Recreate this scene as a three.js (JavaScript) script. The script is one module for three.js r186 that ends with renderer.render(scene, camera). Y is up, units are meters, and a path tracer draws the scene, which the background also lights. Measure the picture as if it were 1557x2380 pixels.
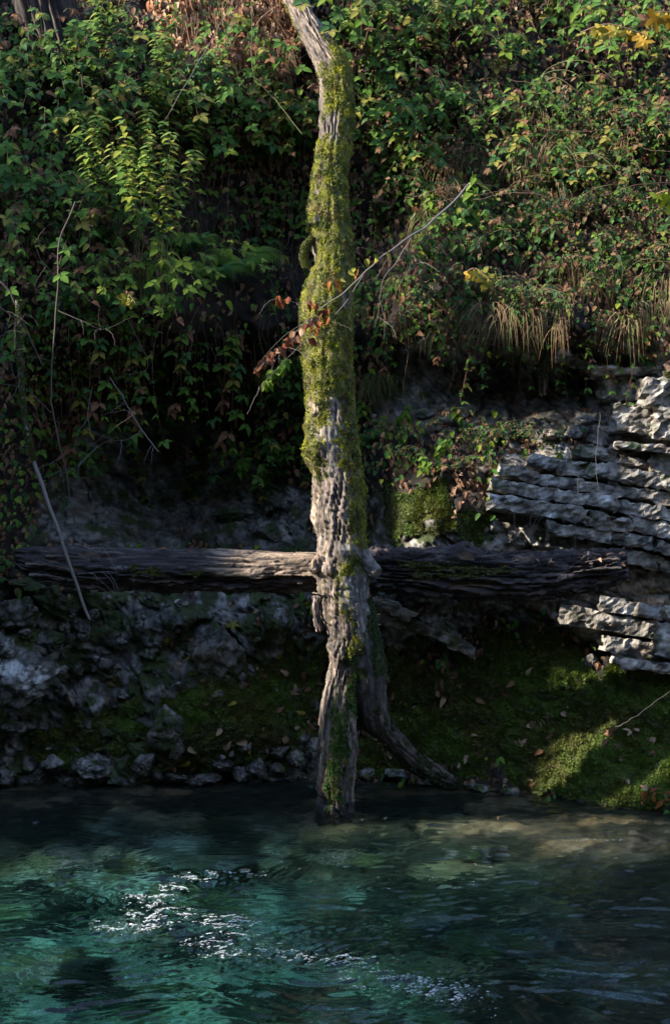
import * as THREE from 'three';
import { mergeGeometries, mergeVertices } from 'three/addons/utils/BufferGeometryUtils.js';
import { createNoise3D } from 'simplex-noise';

// ---------------------------------------------------------------- camera, sky, sun, exposure
const scene = new THREE.Scene();
const FW = 1557, FH = 2380;                       // measuring frame of the photograph
const camera = new THREE.PerspectiveCamera(29.5, 669 / 1024, 0.1, 200);
camera.position.set(0, 3.7, 15);
camera.lookAt(0, 2.27, 0);
camera.updateMatrixWorld(true);

function rngOf(seed) { let a = seed >>> 0; return () => { a = (a + 0x6D2B79F5) | 0; let t = Math.imul(a ^ (a >>> 15), 1 | a); t = (t + Math.imul(t ^ (t >>> 7), 61 | t)) ^ t; return ((t ^ (t >>> 14)) >>> 0) / 4294967296; }; }

const SKY = 0.66;
{
  const w = 256, h = 128, d = new Float32Array(w * h * 4);
  for (let j = 0; j < h; j++) {
    const el = ((j + 0.5) / h - 0.5) * Math.PI, t = Math.max(0, Math.sin(el));
    const k = Math.pow(t, 0.6);
    for (let i = 0; i < w; i++) {
      const o = (j * w + i) * 4;
      d[o] = SKY * (0.62 - 0.36 * k); d[o + 1] = SKY * (0.70 - 0.28 * k); d[o + 2] = SKY * (0.82 - 0.06 * k); d[o + 3] = 1;
    }
  }
  const t = new THREE.DataTexture(d, w, h, THREE.RGBAFormat, THREE.FloatType);
  t.mapping = THREE.EquirectangularReflectionMapping; t.magFilter = t.minFilter = THREE.LinearFilter; t.needsUpdate = true;
  scene.background = t; scene.environment = t;
}
const SUN = new THREE.Vector3(-0.88, 0.54, 0.13).normalize();
const sun = new THREE.DirectionalLight(new THREE.Color(1.0, 0.90, 0.74), 5);
sun.position.copy(SUN).multiplyScalar(40); sun.target.position.set(0, 2, 0);
sun.castShadow = true; sun.shadow.mapSize.set(4096, 4096); sun.shadow.radius = 2.5;
Object.assign(sun.shadow.camera, { left: -14, right: 14, top: 14, bottom: -14, near: 1, far: 90 });
scene.add(sun, sun.target);
const renderer = new THREE.WebGLRenderer({ antialias: true });
renderer.setSize(669, 1024);
renderer.toneMapping = THREE.LinearToneMapping;
renderer.toneMappingExposure = 2.8;
renderer.shadowMap.enabled = true;

// ---------------------------------------------------------------- helpers
const V = (x, y, z) => new THREE.Vector3(x, y, z);
const clamp = (x, a = 0, b = 1) => Math.min(b, Math.max(a, x));
const mix = (a, b, t) => a + (b - a) * t;
const smooth = (a, b, x) => { const t = clamp((x - a) / (b - a)); return t * t * (3 - 2 * t); };
const mixc = (a, b, t) => [mix(a[0], b[0], t), mix(a[1], b[1], t), mix(a[2], b[2], t)];
const n3 = createNoise3D(rngOf(11));
function fbm(x, y, z, o = 4) { let s = 0, a = 0.5, f = 1; for (let i = 0; i < o; i++) { s += a * n3(x * f, y * f, z * f + 7.3 * i); a *= 0.5; f *= 2.03; } return s; }
const ridge = (x, y, z, o = 3) => { let s = 0, a = 0.5, f = 1; for (let i = 0; i < o; i++) { s += a * (1 - Math.abs(n3(x * f, y * f, z * f + 3.1 * i))); a *= 0.5; f *= 2.1; } return s; };
const hash = (i, j = 0, k = 0) => { let h = Math.imul(i | 0, 374761393) ^ Math.imul(j | 0, 668265263) ^ Math.imul(k | 0, 2147483647 ^ 0x5bd1e995); h = Math.imul(h ^ (h >>> 13), 1274126177); return ((h ^ (h >>> 16)) >>> 0) / 4294967296; };

// a point of the place: position in the photograph plus its distance z (the river bank runs along x, z points across the river)
const camF = V(), camR = V(), camU = V(); camera.matrixWorld.extractBasis(camR, camU, camF); camF.negate();
const TH = Math.tan(29.5 * Math.PI / 360), ASP = FW / FH;
function W(px, py, z) {
  const d = camF.clone().addScaledVector(camR, (px / FW * 2 - 1) * TH * ASP).addScaledVector(camU, (1 - py / FH * 2) * TH);
  return camera.position.clone().addScaledVector(d, (z - camera.position.z) / d.z);
}
function onWater(px, py) {
  const d = camF.clone().addScaledVector(camR, (px / FW * 2 - 1) * TH * ASP).addScaledVector(camU, (1 - py / FH * 2) * TH);
  return camera.position.clone().addScaledVector(d, -camera.position.y / d.y);
}

const taken = {};
function numbered(name) { const n = taken[name] = (taken[name] ?? -1) + 1; return n ? `${name}_${String(n).padStart(3, '0')}` : name; }
function tag(o, label, category, group, kind) { if (label) o.userData.label = label; if (category) o.userData.category = category; if (group) o.userData.group = group; if (kind) o.userData.kind = kind; return o; }
function top(name, o, label, category, group, kind) { o.name = numbered(name); tag(o, label, category, group, kind); scene.add(o); return o; }
function part(name, geo, mat, parent, kind) { const m = new THREE.Mesh(geo, mat); m.name = name; if (kind) m.userData.kind = kind; parent.add(m); return m; }

function geoFrom(pos, idx, col, uv, flat) {
  let g = new THREE.BufferGeometry();
  g.setAttribute('position', new THREE.BufferAttribute(pos instanceof Float32Array ? pos : new Float32Array(pos), 3));
  if (col) g.setAttribute('color', new THREE.BufferAttribute(col instanceof Float32Array ? col : new Float32Array(col), 3));
  if (uv) g.setAttribute('uv', new THREE.BufferAttribute(uv instanceof Float32Array ? uv : new Float32Array(uv), 2));
  if (idx) g.setIndex(idx instanceof Uint32Array ? new THREE.BufferAttribute(idx, 1) : idx);
  if (flat) g = g.toNonIndexed();
  g.computeVertexNormals();
  return g;
}

// ---------------------------------------------------------------- textures
function periodic(seed, n, cells, octaves, sx = 1, sy = 1) {        // tileable value noise, 0..1
  const out = new Float32Array(n * n); let amp = 1, tot = 0;
  for (let o = 0; o < octaves; o++) {
    const cx = Math.max(1, Math.round(cells * sx)) << o, cy = Math.max(1, Math.round(cells * sy)) << o;
    for (let j = 0; j < n; j++) for (let i = 0; i < n; i++) {
      const x = i / n * cx, y = j / n * cy, x0 = Math.floor(x), y0 = Math.floor(y);
      let fx = x - x0, fy = y - y0; fx = fx * fx * (3 - 2 * fx); fy = fy * fy * (3 - 2 * fy);
      const a = hash(x0 % cx, y0 % cy, seed + o), b = hash((x0 + 1) % cx, y0 % cy, seed + o), c = hash(x0 % cx, (y0 + 1) % cy, seed + o), d = hash((x0 + 1) % cx, (y0 + 1) % cy, seed + o);
      out[j * n + i] += amp * mix(mix(a, b, fx), mix(c, d, fx), fy);
    }
    tot += amp; amp *= 0.6;
  }
  for (let i = 0; i < out.length; i++) out[i] /= tot;
  return out;
}
function texture(n, fn, srgb) {
  const d = new Uint8Array(n * n * 4);
  for (let i = 0; i < n * n; i++) { const c = fn(i); for (let k = 0; k < 3; k++) d[i * 4 + k] = clamp(c[k]) * 255; d[i * 4 + 3] = 255; }
  const t = new THREE.DataTexture(d, n, n); t.magFilter = t.minFilter = THREE.LinearFilter; t.wrapS = t.wrapT = THREE.RepeatWrapping;
  if (srgb) t.colorSpace = THREE.SRGBColorSpace; t.needsUpdate = true; return t;
}
const nzA = periodic(3, 512, 8, 6), nzB = periodic(9, 512, 24, 5), nzG = periodic(17, 512, 24, 5, 1, 0.12);
const rockMap = texture(512, i => { const g = 0.80 + 0.55 * (nzA[i] - 0.5) + 0.5 * (nzB[i] - 0.5); return [g, g * 0.995, g * 0.985]; }, true);
const rockBump = texture(512, i => { const g = 0.5 * nzA[i] + 0.5 * nzB[i]; return [g, g, g]; });
const woodMap = texture(512, i => { const g = 0.82 + 0.9 * (nzG[i] - 0.5); return [g, g * 0.98, g * 0.96]; }, true);
const woodBump = texture(512, i => [nzG[i], nzG[i], nzG[i]]);
const waterBump = texture(512, i => { const g = 0.6 * nzA[i] + 0.4 * nzB[i]; return [g, g, g]; });
const leafMap = texture(128, i => {
  const x = (i % 128) / 127 - 0.5, y = Math.floor(i / 128) / 127;
  const mid = Math.exp(-Math.pow(x / 0.025, 2)), ph = (y - Math.abs(x) * 0.9) * 7, f = ph - Math.floor(ph);
  const vein = Math.exp(-Math.pow((f - 0.5) / 0.09, 2)) * 0.6;
  const m = 0.86 + 0.16 * (nzA[(i * 3) % 262144] - 0.5) * 2 + 0.12 * Math.max(mid, vein);
  return [m, m, m * 0.97];
}, true);

const std = (o) => new THREE.MeshStandardMaterial(o);
const M = {
  ground: std({ vertexColors: true, map: rockMap, bumpMap: rockBump, bumpScale: 0.02, roughness: 0.92 }),
  rock: std({ vertexColors: true, map: rockMap, bumpMap: rockBump, bumpScale: 0.02, roughness: 0.8 }),
  wetRock: std({ vertexColors: true, map: rockMap, bumpMap: rockBump, bumpScale: 0.015, roughness: 0.32 }),
  wood: std({ vertexColors: true, map: woodMap, bumpMap: woodBump, bumpScale: 0.012, roughness: 0.78 }),
  twig: std({ color: new THREE.Color().setRGB(0.10, 0.08, 0.07), roughness: 0.8 }),
  twigPale: std({ color: new THREE.Color().setRGB(0.17, 0.15, 0.14), roughness: 0.8 }),
  twigBrown: std({ color: new THREE.Color().setRGB(0.14, 0.085, 0.06), roughness: 0.8 }),
  stemGreen: std({ color: new THREE.Color().setRGB(0.10, 0.10, 0.035), roughness: 0.7 }),
  stemRed: std({ color: new THREE.Color().setRGB(0.13, 0.06, 0.04), roughness: 0.7 }),
  fungus: std({ color: new THREE.Color().setRGB(0.17, 0.13, 0.10), roughness: 0.85 }),
  fungusRim: std({ color: new THREE.Color().setRGB(0.34, 0.30, 0.25), roughness: 0.85 }),
};
function leafMat(r, g, b, coat = 0.35, tr = 0.3) {
  return new THREE.MeshPhysicalMaterial({ color: new THREE.Color().setRGB(r, g, b), map: leafMap, roughness: 0.85, transmission: tr, thickness: 0, specularIntensity: 0.5, clearcoat: coat * 0.4, clearcoatRoughness: 0.38, side: THREE.DoubleSide });
}
const GREENS = [leafMat(0.06, 0.175, 0.012), leafMat(0.10, 0.235, 0.014), leafMat(0.035, 0.12, 0.014), leafMat(0.16, 0.26, 0.012), leafMat(0.045, 0.155, 0.028)];
const LIMES = [leafMat(0.22, 0.33, 0.015), leafMat(0.16, 0.29, 0.015), leafMat(0.30, 0.33, 0.02)];
const YELLOWS = [leafMat(0.42, 0.34, 0.04, 0.15), leafMat(0.50, 0.30, 0.03, 0.15), leafMat(0.33, 0.31, 0.05, 0.15)];
const BROWNS = [leafMat(0.22, 0.10, 0.055, 0.1, 0.12), leafMat(0.30, 0.16, 0.10, 0.1, 0.12), leafMat(0.15, 0.065, 0.04, 0.1, 0.12), leafMat(0.48, 0.31, 0.22, 0.1, 0.12)];
const ORANGES = [leafMat(0.36, 0.10, 0.02, 0.15), leafMat(0.28, 0.07, 0.03, 0.15), leafMat(0.42, 0.17, 0.03, 0.15)];
const stuffLeaf = new THREE.MeshPhysicalMaterial({ color: 0xffffff, map: leafMap, roughness: 0.85, transmission: 0.3, thickness: 0, specularIntensity: 0.5, clearcoat: 0.1, clearcoatRoughness: 0.4, side: THREE.DoubleSide });
const stuffDry = std({ color: 0xffffff, map: leafMap, roughness: 0.85, side: THREE.DoubleSide });
const mossMat = new THREE.MeshPhysicalMaterial({ color: 0xffffff, roughness: 0.9, transmission: 0.3, thickness: 0, side: THREE.DoubleSide });
const grassMat = new THREE.MeshPhysicalMaterial({ vertexColors: true, color: 0xffffff, roughness: 0.85, transmission: 0.3, thickness: 0, side: THREE.DoubleSide });

// ---------------------------------------------------------------- shape of the bank: z over (x, y)
const COLS = [0, 200, 400, 600, 780, 950, 1150, 1350, 1557];
const ROWS = [
  [1700, -0.55, -0.66, -0.42, -0.54, -1.00, -0.80, -0.65, -0.45, -0.20],
  [1560, -0.30, -0.90, -0.85, -0.95, -1.15, -0.95, -0.90, -0.75, -0.55],
  [1450, -0.50, -0.90, -1.00, -1.00, -1.20, -0.85, -1.05, -1.05, -0.80],
  [1330, -0.60, -1.00, -1.60, -1.40, -1.25, -0.65, -0.70, -0.72, -0.78],
  [1200, -0.80, -1.90, -2.90, -2.40, -2.10, -0.80, -0.75, -0.80, -0.85],
  [1080, -1.00, -2.10, -3.20, -2.60, -2.10, -1.10, -1.00, -0.95, -0.90],
  [960, -1.10, -2.10, -3.10, -2.60, -2.10, -1.50, -1.60, -1.40, -1.00],
  [860, -1.10, -1.80, -2.70, -2.60, -2.10, -1.70, -2.20, -2.00, -1.10],
  [780, -1.10, -1.20, -1.35, -1.95, -2.00, -1.40, -1.20, -1.00, -0.95],
  [680, -1.20, -1.32, -1.50, -2.10, -2.20, -1.50, -1.35, -1.25, -1.20],
  [560, -1.40, -1.55, -2.00, -2.50, -2.40, -2.00, -1.70, -1.60, -1.50],
  [400, -1.80, -1.85, -2.20, -2.60, -2.60, -2.40, -2.10, -2.00, -1.90],
  [200, -2.40, -2.40, -2.50, -2.70, -2.80, -2.80, -2.60, -2.60, -2.50],
  [0, -3.00, -3.00, -3.00, -3.10, -3.20, -3.30, -3.30, -3.30, -3.20],
];
const WL = [-0.48, -0.48, -0.62, -0.70, -0.75, -0.65, -0.36, 0.05, 0.33];
const ctrl = [];
for (const r of ROWS) COLS.forEach((px, i) => { const p = W(px, r[0], r[i + 1]); ctrl.push([p.x, p.y, r[i + 1]]); });
COLS.forEach((px, i) => { const p = W(px, 1840, WL[i]); ctrl.push([p.x, 0, WL[i]], [p.x, -0.45, WL[i] + 0.25], [p.x, -1.0, WL[i] + 0.9]); });
for (const x of [-3.5, -2, 0, 2, 3.7]) ctrl.push([x, 8.2, -4.4], [x, 11, -6.5], [x, 15, -9]);
for (const [x, z0] of [[-4.6, 1.45], [-7, 1.7], [-12, 1.2]]) for (const [y, dz] of [[-1, 0.9], [0, 0.3], [1.5, 0], [3, -0.5], [4.5, -1.3], [6, -2.4], [7.5, -3.6], [11, -6], [15, -8.5]]) ctrl.push([x, y, z0 + dz]);
for (const [x, z0] of [[4.4, 0.6], [7.5, 1.0], [12, 1]]) for (const [y, dz] of [[-1, 0.9], [0, 0.2], [1.5, -1.0], [3, -1.5], [4.5, -2.2], [6, -3.4], [7.5, -4.4], [11, -7], [15, -9.5]]) ctrl.push([x, y, z0 + dz]);
const phi = (dx, dy) => Math.sqrt(dx * dx + dy * dy + 0.03);
const rbfW = (() => {
  const n = ctrl.length, A = ctrl.map((p, i) => { const r = new Float64Array(n + 1); for (let j = 0; j < n; j++) r[j] = phi(p[0] - ctrl[j][0], p[1] - ctrl[j][1]); r[n] = p[2] + 1.5; return r; });
  for (let c = 0; c < n; c++) {
    let b = c; for (let r = c + 1; r < n; r++) if (Math.abs(A[r][c]) > Math.abs(A[b][c])) b = r;
    [A[c], A[b]] = [A[b], A[c]];
    for (let r = c + 1; r < n; r++) { const f = A[r][c] / A[c][c]; if (f) for (let k = c; k <= n; k++) A[r][k] -= f * A[c][k]; }
  }
  const w = new Float64Array(n);
  for (let c = n - 1; c >= 0; c--) { let s = A[c][n]; for (let k = c + 1; k < n; k++) s -= A[c][k] * w[k]; w[c] = s / A[c][c]; }
  return w;
})();
function bankBase(x, y) { let s = -1.5; for (let i = 0; i < ctrl.length; i++) s += rbfW[i] * phi(x - ctrl[i][0], y - ctrl[i][1]); return s; }
function spot(px, py, out = 0) {                       // the place on the bank seen at that position of the photograph
  let z = -1, p; for (let k = 0; k < 7; k++) { p = W(px, py, z); z = mix(z, bankBase(p.x, p.y), 0.75); }
  p = W(px, py, z); p.z += out; return p;
}
const poly = pts => pts.map(([a, b]) => { const p = spot(a, b); return [p.x, p.y]; });
function inside(P, x, y) {                              // signed distance in metres, positive inside
  let d = 1e9, c = false;
  for (let i = 0, j = P.length - 1; i < P.length; j = i++) {
    const [ax, ay] = P[j], [bx, by] = P[i], ex = bx - ax, ey = by - ay, t = clamp(((x - ax) * ex + (y - ay) * ey) / (ex * ex + ey * ey));
    d = Math.min(d, Math.hypot(x - ax - ex * t, y - ay - ey * t));
    if ((ay > y) !== (by > y) && x < (bx - ax) * (y - ay) / (by - ay) + ax) c = !c;
  }
  return c ? d : -d;
}
const ZONES = {
  strata: poly([[1130, 1140], [1180, 1060], [1330, 1010], [1370, 830], [1557, 800], [1800, 790], [1800, 1560], [1557, 1570], [1420, 1500], [1280, 1440], [1140, 1330], [1110, 1230]]),
  recess: poly([[860, 830], [1050, 790], [1380, 820], [1360, 900], [1330, 1030], [1050, 1010], [850, 960]]),
  behind: poly([[850, 1130], [1000, 1120], [1160, 1180], [1300, 1440], [1060, 1520], [860, 1480]]),
  cave: poly([[150, 1010], [420, 930], [560, 1060], [735, 1120], [740, 1300], [200, 1290], [60, 1250]]),
  mossLeftC: poly([[560, 1500], [700, 1480], [745, 1560], [740, 1640], [600, 1640]]),
  leftRock: poly([[-400, 1380], [740, 1370], [750, 1840], [650, 1990], [-400, 1990]]),
  mossRight: poly([[880, 1470], [1050, 1530], [1180, 1480], [1290, 1460], [1400, 1530], [1557, 1590], [1850, 1620], [1850, 1900], [1557, 1885], [1250, 1840], [1080, 1815], [840, 1790]]),
  mossLeftA: poly([[325, 1740], [400, 1610], [540, 1530], [720, 1570], [742, 1710], [600, 1765], [450, 1805], [350, 1805]]),
  mossLeftB: poly([[70, 1760], [130, 1660], [260, 1600], [350, 1660], [320, 1740], [180, 1720], [110, 1790]]),
  mossShelf: poly([[850, 1120], [1010, 1110], [1110, 1180], [1100, 1240], [900, 1240]]),
};
function facet(x, y, s, seed) {                         // broken faces: every cell is a tilted plane
  x /= s; y /= s; const ix = Math.floor(x), iy = Math.floor(y); let b = 1e9, v = 0, e = 1e9;
  for (let j = -1; j <= 1; j++) for (let i = -1; i <= 1; i++) {
    const cx = ix + i, cy = iy + j, px = cx + hash(cx, cy, seed), py = cy + hash(cx, cy, seed + 1), d = (x - px) ** 2 + (y - py) ** 2;
    if (d < b) { e = b; b = d; v = hash(cx, cy, seed + 2) - 0.5 + (hash(cx, cy, seed + 3) - 0.5) * 1.6 * (x - px) + (hash(cx, cy, seed + 4) - 0.5) * 1.6 * (y - py); } else if (d < e) e = d;
  }
  return [v, Math.sqrt(e) - Math.sqrt(b)];
}
function bank(x, y) {                                   // { z, what the ground is made of there }
  let z = bankBase(x, y);
  const wx = 0.12 * n3(x * 1.7, y * 1.7, 2), wy = 0.12 * n3(x * 1.7, y * 1.7, 9), jx = x + wx, jy = y + wy, e = 0.12 * n3(x * 5, y * 5, 4);
  const near = Math.abs(x) < 4.5 && y < 8;
  const zone = k => near ? smooth(-0.06, 0.08, inside(ZONES[k], jx, jy) + e) : 0;
  const strata = zone('strata'), recess = zone('recess'), behind = zone('behind'), cave = zone('cave'), left = zone('leftRock');
  let moss = Math.max(zone('mossRight'), zone('mossLeftA'), zone('mossLeftB'), zone('mossLeftC') * 0.9, 0.9 * zone('mossShelf'));
  if (!near && y < 1.2) moss = smooth(0, 0.3, n3(x, y, 1));
  const rock = clamp(Math.max(strata, recess, behind, cave, left, near ? 0 : smooth(-0.1, 0.3, n3(x * 0.6, y * 0.9, 5)) * smooth(5, 2, y)) - moss);
  const soil = clamp(1 - rock - moss);
  z += 0.10 * fbm(x * 1.4, y * 1.4, 1, 3);
  if (rock > 0.01) {
    if (strata > 0.01) {
      const q = y + 0.22 * x + 0.10 * n3(x * 0.9, y * 0.9, 6) + 0.012 * n3(x * 9, y * 9, 2), k = Math.floor(q / 0.19), f = q / 0.19 - k, split = smooth(-0.1, 0.4, n3(x * 1.1, q * 3, 15));
      z += strata * ((hash(k, 5) - 0.5) * 0.12 + 0.06 * n3(x * 1.4, k * 7.7, 3) - 0.09 * split * Math.exp(-Math.pow(Math.min(f, 1 - f) / 0.06, 2)));
    }
    const [fa, ea] = facet(jx + 0.3 * y, jy, 0.34, 21), [fb, eb] = facet(jx, jy * 1.3, 0.11, 33), fc = facet(x + 0.02 * wx, y, 0.045, 37)[0];
    z += rock * ((0.16 - 0.11 * strata) * fa + (0.06 - 0.03 * strata) * fb + 0.022 * fc - 0.03 * Math.exp(-ea * 14) - 0.012 * Math.exp(-eb * 12) + 0.02 * fbm(x * 22, y * 22, 3, 2));
  }
  if (moss > 0.01) z += moss * (0.07 * fbm(x * 4, y * 5, 8, 3) + 0.022 * n3(x * 17, y * 17, 3));
  if (soil > 0.01) z += soil * (0.12 * fbm(x * 3, y * 3, 12, 4));
  return { z, rock, moss, soil, strata, recess, cave, left, behind };
}
const bankZ = (x, y) => bank(x, y).z;
function on(px, py, out = 0) { const p = spot(px, py); const z = bankZ(p.x, p.y); const q = W(px, py, z); q.z = bankZ(q.x, q.y) + out; return q; }
function bankNormal(x, y) { const h = 0.05, gx = (bankZ(x + h, y) - bankZ(x - h, y)) / (2 * h), gy = (bankZ(x, y + h) - bankZ(x, y - h)) / (2 * h); return V(-gx, -gy, 1).normalize(); }

function rockColor(x, y, z, o) {                        // limestone: grey, white crust, brown stain, moss spots
  const n = fbm(x * 6, y * 6, z * 6, 3), g = 0.21 + 0.26 * n + 0.05 * n3(x * 40, y * 40, z * 40);
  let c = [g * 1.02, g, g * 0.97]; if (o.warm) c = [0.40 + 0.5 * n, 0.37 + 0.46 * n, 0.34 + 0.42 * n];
  const crust = smooth(0.12, 0.34, fbm(x * 4.5 + 9, y * 6, z * 4, 4) + 0.14 * n3(x * 30, y * 30, z * 30));
  c = mixc(c, [0.62, 0.62, 0.63], crust * (o.crust ?? 0.7));
  c = mixc(c, [0.27, 0.19, 0.13], smooth(0.1, 0.4, fbm(x * 2.5, y * 4, z * 3 + 40, 3)) * (o.brown ?? 0.4));
  c = mixc(c, [0.045, 0.04, 0.035], smooth(0.16, 0.34, fbm(x * 8 + 3, y * 8, z * 8 + 20, 3) + (o.dark ?? 0)) * 0.88);
  c = mixc(c, [0.055, 0.085, 0.02], smooth(0.0, 0.2, fbm(x * 3 + 5, y * 3.6, z * 3 + 60, 4) + 0.1 * n3(x * 25, y * 25, z * 25) - (o.clean ?? 0.1)) * 0.95);
  return c;
}
const bankGrid = (() => {
  const xs = [], ys = [];
  for (let x = -3.4; x <= 3.401; x += 0.0165) xs.push(x);
  { let s = 0.03, a = 3.4; while (a < 12) { a += s; s *= 1.13; xs.push(a); xs.unshift(-a); } }
  { let s = 0.03, a = -0.5; while (a > -1.6) { a -= s; s *= 1.1; ys.unshift(a); } }
  for (let y = -0.5; y <= 7.1; y += 0.0165) ys.push(y);
  { let s = 0.04, a = 7.1; while (a < 16) { a += s; s *= 1.12; ys.push(a); } }
  const nx = xs.length, ny = ys.length, pos = new Float32Array(nx * ny * 3), col = new Float32Array(nx * ny * 3), uv = new Float32Array(nx * ny * 2), mossAt = [], soilAt = [];
  for (let j = 0; j < ny; j++) for (let i = 0; i < nx; i++) {
    const x = xs[i], y = ys[j], b = bank(x, y), o = j * nx + i, z = b.z;
    pos.set([x, y, z], o * 3); uv.set([x * 1.1 + 0.4 * z, y * 1.1 - 0.6 * z], o * 2);
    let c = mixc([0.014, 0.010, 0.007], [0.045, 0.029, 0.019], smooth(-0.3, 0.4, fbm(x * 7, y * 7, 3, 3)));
    if (b.rock > 0) {
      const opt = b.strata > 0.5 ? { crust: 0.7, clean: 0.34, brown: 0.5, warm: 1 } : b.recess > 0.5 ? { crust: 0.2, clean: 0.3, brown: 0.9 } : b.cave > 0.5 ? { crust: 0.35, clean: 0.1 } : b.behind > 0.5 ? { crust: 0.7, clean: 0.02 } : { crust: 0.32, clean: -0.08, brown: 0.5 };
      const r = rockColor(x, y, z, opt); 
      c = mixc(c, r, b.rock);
    }
    c = mixc(c, mixc([0.022, 0.026, 0.008], [0.045, 0.06, 0.012], smooth(-0.3, 0.4, n3(x * 9, y * 9, 1))), b.moss);
    col.set(c, o * 3);
    if (Math.abs(x) < 3.3 && y > -0.02 && y < 7.1) { if (b.moss > 0.55) mossAt.push(o); else if (b.soil > 0.5) soilAt.push(o); }
  }
  const idx = new Uint32Array((nx - 1) * (ny - 1) * 6); let k = 0;
  for (let j = 0; j < ny - 1; j++) for (let i = 0; i < nx - 1; i++) { const a = j * nx + i; idx.set([a, a + 1, a + nx, a + 1, a + nx + 1, a + nx], k); k += 6; }
  const g = geoFrom(pos, idx, col, uv);
  top('river_bank', new THREE.Mesh(g, M.ground), 'steep bank of soil, moss and grey limestone rising from the river', 'bank', null, 'structure');
  return { pos, nor: g.attributes.normal.array, mossAt, soilAt };
})();
const gridPoint = o => V(bankGrid.pos[o * 3], bankGrid.pos[o * 3 + 1], bankGrid.pos[o * 3 + 2]);
const gridNormal = o => V(bankGrid.nor[o * 3], bankGrid.nor[o * 3 + 1], bankGrid.nor[o * 3 + 2]);

// the other side of the gorge, behind the photographer, and the hills that close it upstream and downstream
{
  const pos = [], col = [], uv = [], idx = [], nx = 90, ny = 40;
  for (let j = 0; j <= ny; j++) for (let i = 0; i <= nx; i++) {
    const x = -45 + 90 * i / nx, t = j / ny, y = -1.5 + 21 * t, z = 16.2 + 8 * t * t + 2 * t + 1.3 * fbm(x * 0.2, y * 0.25, 3, 4);
    pos.push(x, y, Math.max(z, 15.8)); uv.push(x, y);
    const n = fbm(x * 0.5, y * 0.5, 8, 4); col.push(...mixc([0.035, 0.05, 0.016], [0.10, 0.09, 0.075], smooth(0, 0.4, n)));
  }
  for (let j = 0; j < ny; j++) for (let i = 0; i < nx; i++) { const a = j * (nx + 1) + i; idx.push(a, a + nx + 1, a + 1, a + 1, a + nx + 1, a + nx + 2); }
  top('opposite_hillside', new THREE.Mesh(geoFrom(pos, idx, col, uv), M.ground), 'wooded slope on the other side of the gorge', 'hillside', null, 'structure');
}

// ---------------------------------------------------------------- river bed and water
const RIFFLE = [[250, 2090, 0.5], [340, 2085, 0.7], [420, 2055, 0.7], [520, 2050, 0.5], [640, 2040, 0.35], [370, 2150, 0.8], [480, 2190, 0.8], [560, 2150, 0.6], [620, 2230, 0.7], [720, 2190, 0.6], [820, 2240, 0.6], [930, 2290, 0.6], [1050, 2310, 0.5], [1150, 2330, 0.4]].map(([a, b, r]) => { const p = onWater(a, b); return [p.x, p.z, r]; });
function riffle(x, z) { let s = 0; for (const [a, b, r] of RIFFLE) s = Math.max(s, Math.exp(-((x - a) ** 2 * 1.0 + (z - b) ** 2 * 1.6) / (r * r * 0.35))); return s; }
function wave(x, z) {
  const r = riffle(x, z), wx = x + 0.25 * n3(x * 0.7, z * 0.7, 3), wz = z + 0.25 * n3(x * 0.7, z * 0.7, 8);
  let h = 0.022 * fbm(wx * 1.1, wz * 2.0, 1, 3) + 0.018 * fbm(wx * 2.4, wz * 6, 5, 3) + 0.005 * n3(wx * 8, wz * 20, 2);
  h += r * (0.075 * (ridge(wx * 1.9 + wz * 0.6, wz * 3.0, 7, 3) - 0.55) + 0.016 * fbm(wx * 9, wz * 14, 4, 3));
  const d = Math.hypot(x + 0.0, z - 0.38); if (d < 1.2) h += 0.006 * Math.sin(d * 46) * Math.exp(-d * 4.5);
  return h;
}
const WLz = x => bankBase(clamp(x, -3.2, 3.2), 0);
function bedY(x, z) {
  const wl = bankBase(clamp(x, -3.2, 3.2), 0), d = Math.max(0, z - wl);
  return 0.22 * smooth(0.2, 1.6, x) * smooth(0.3, 1.5, d) - 0.06 - 0.68 * smooth(0, 3.2, d) - 0.22 * smooth(3, 8, d) + 0.16 * fbm(x * 0.8, z * 0.8, 30, 4) * smooth(0, 1, d) + 0.03 * n3(x * 6, z * 6, 3) + 0.02 * facet(x, z, 0.16, 51)[0];
}
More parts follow.
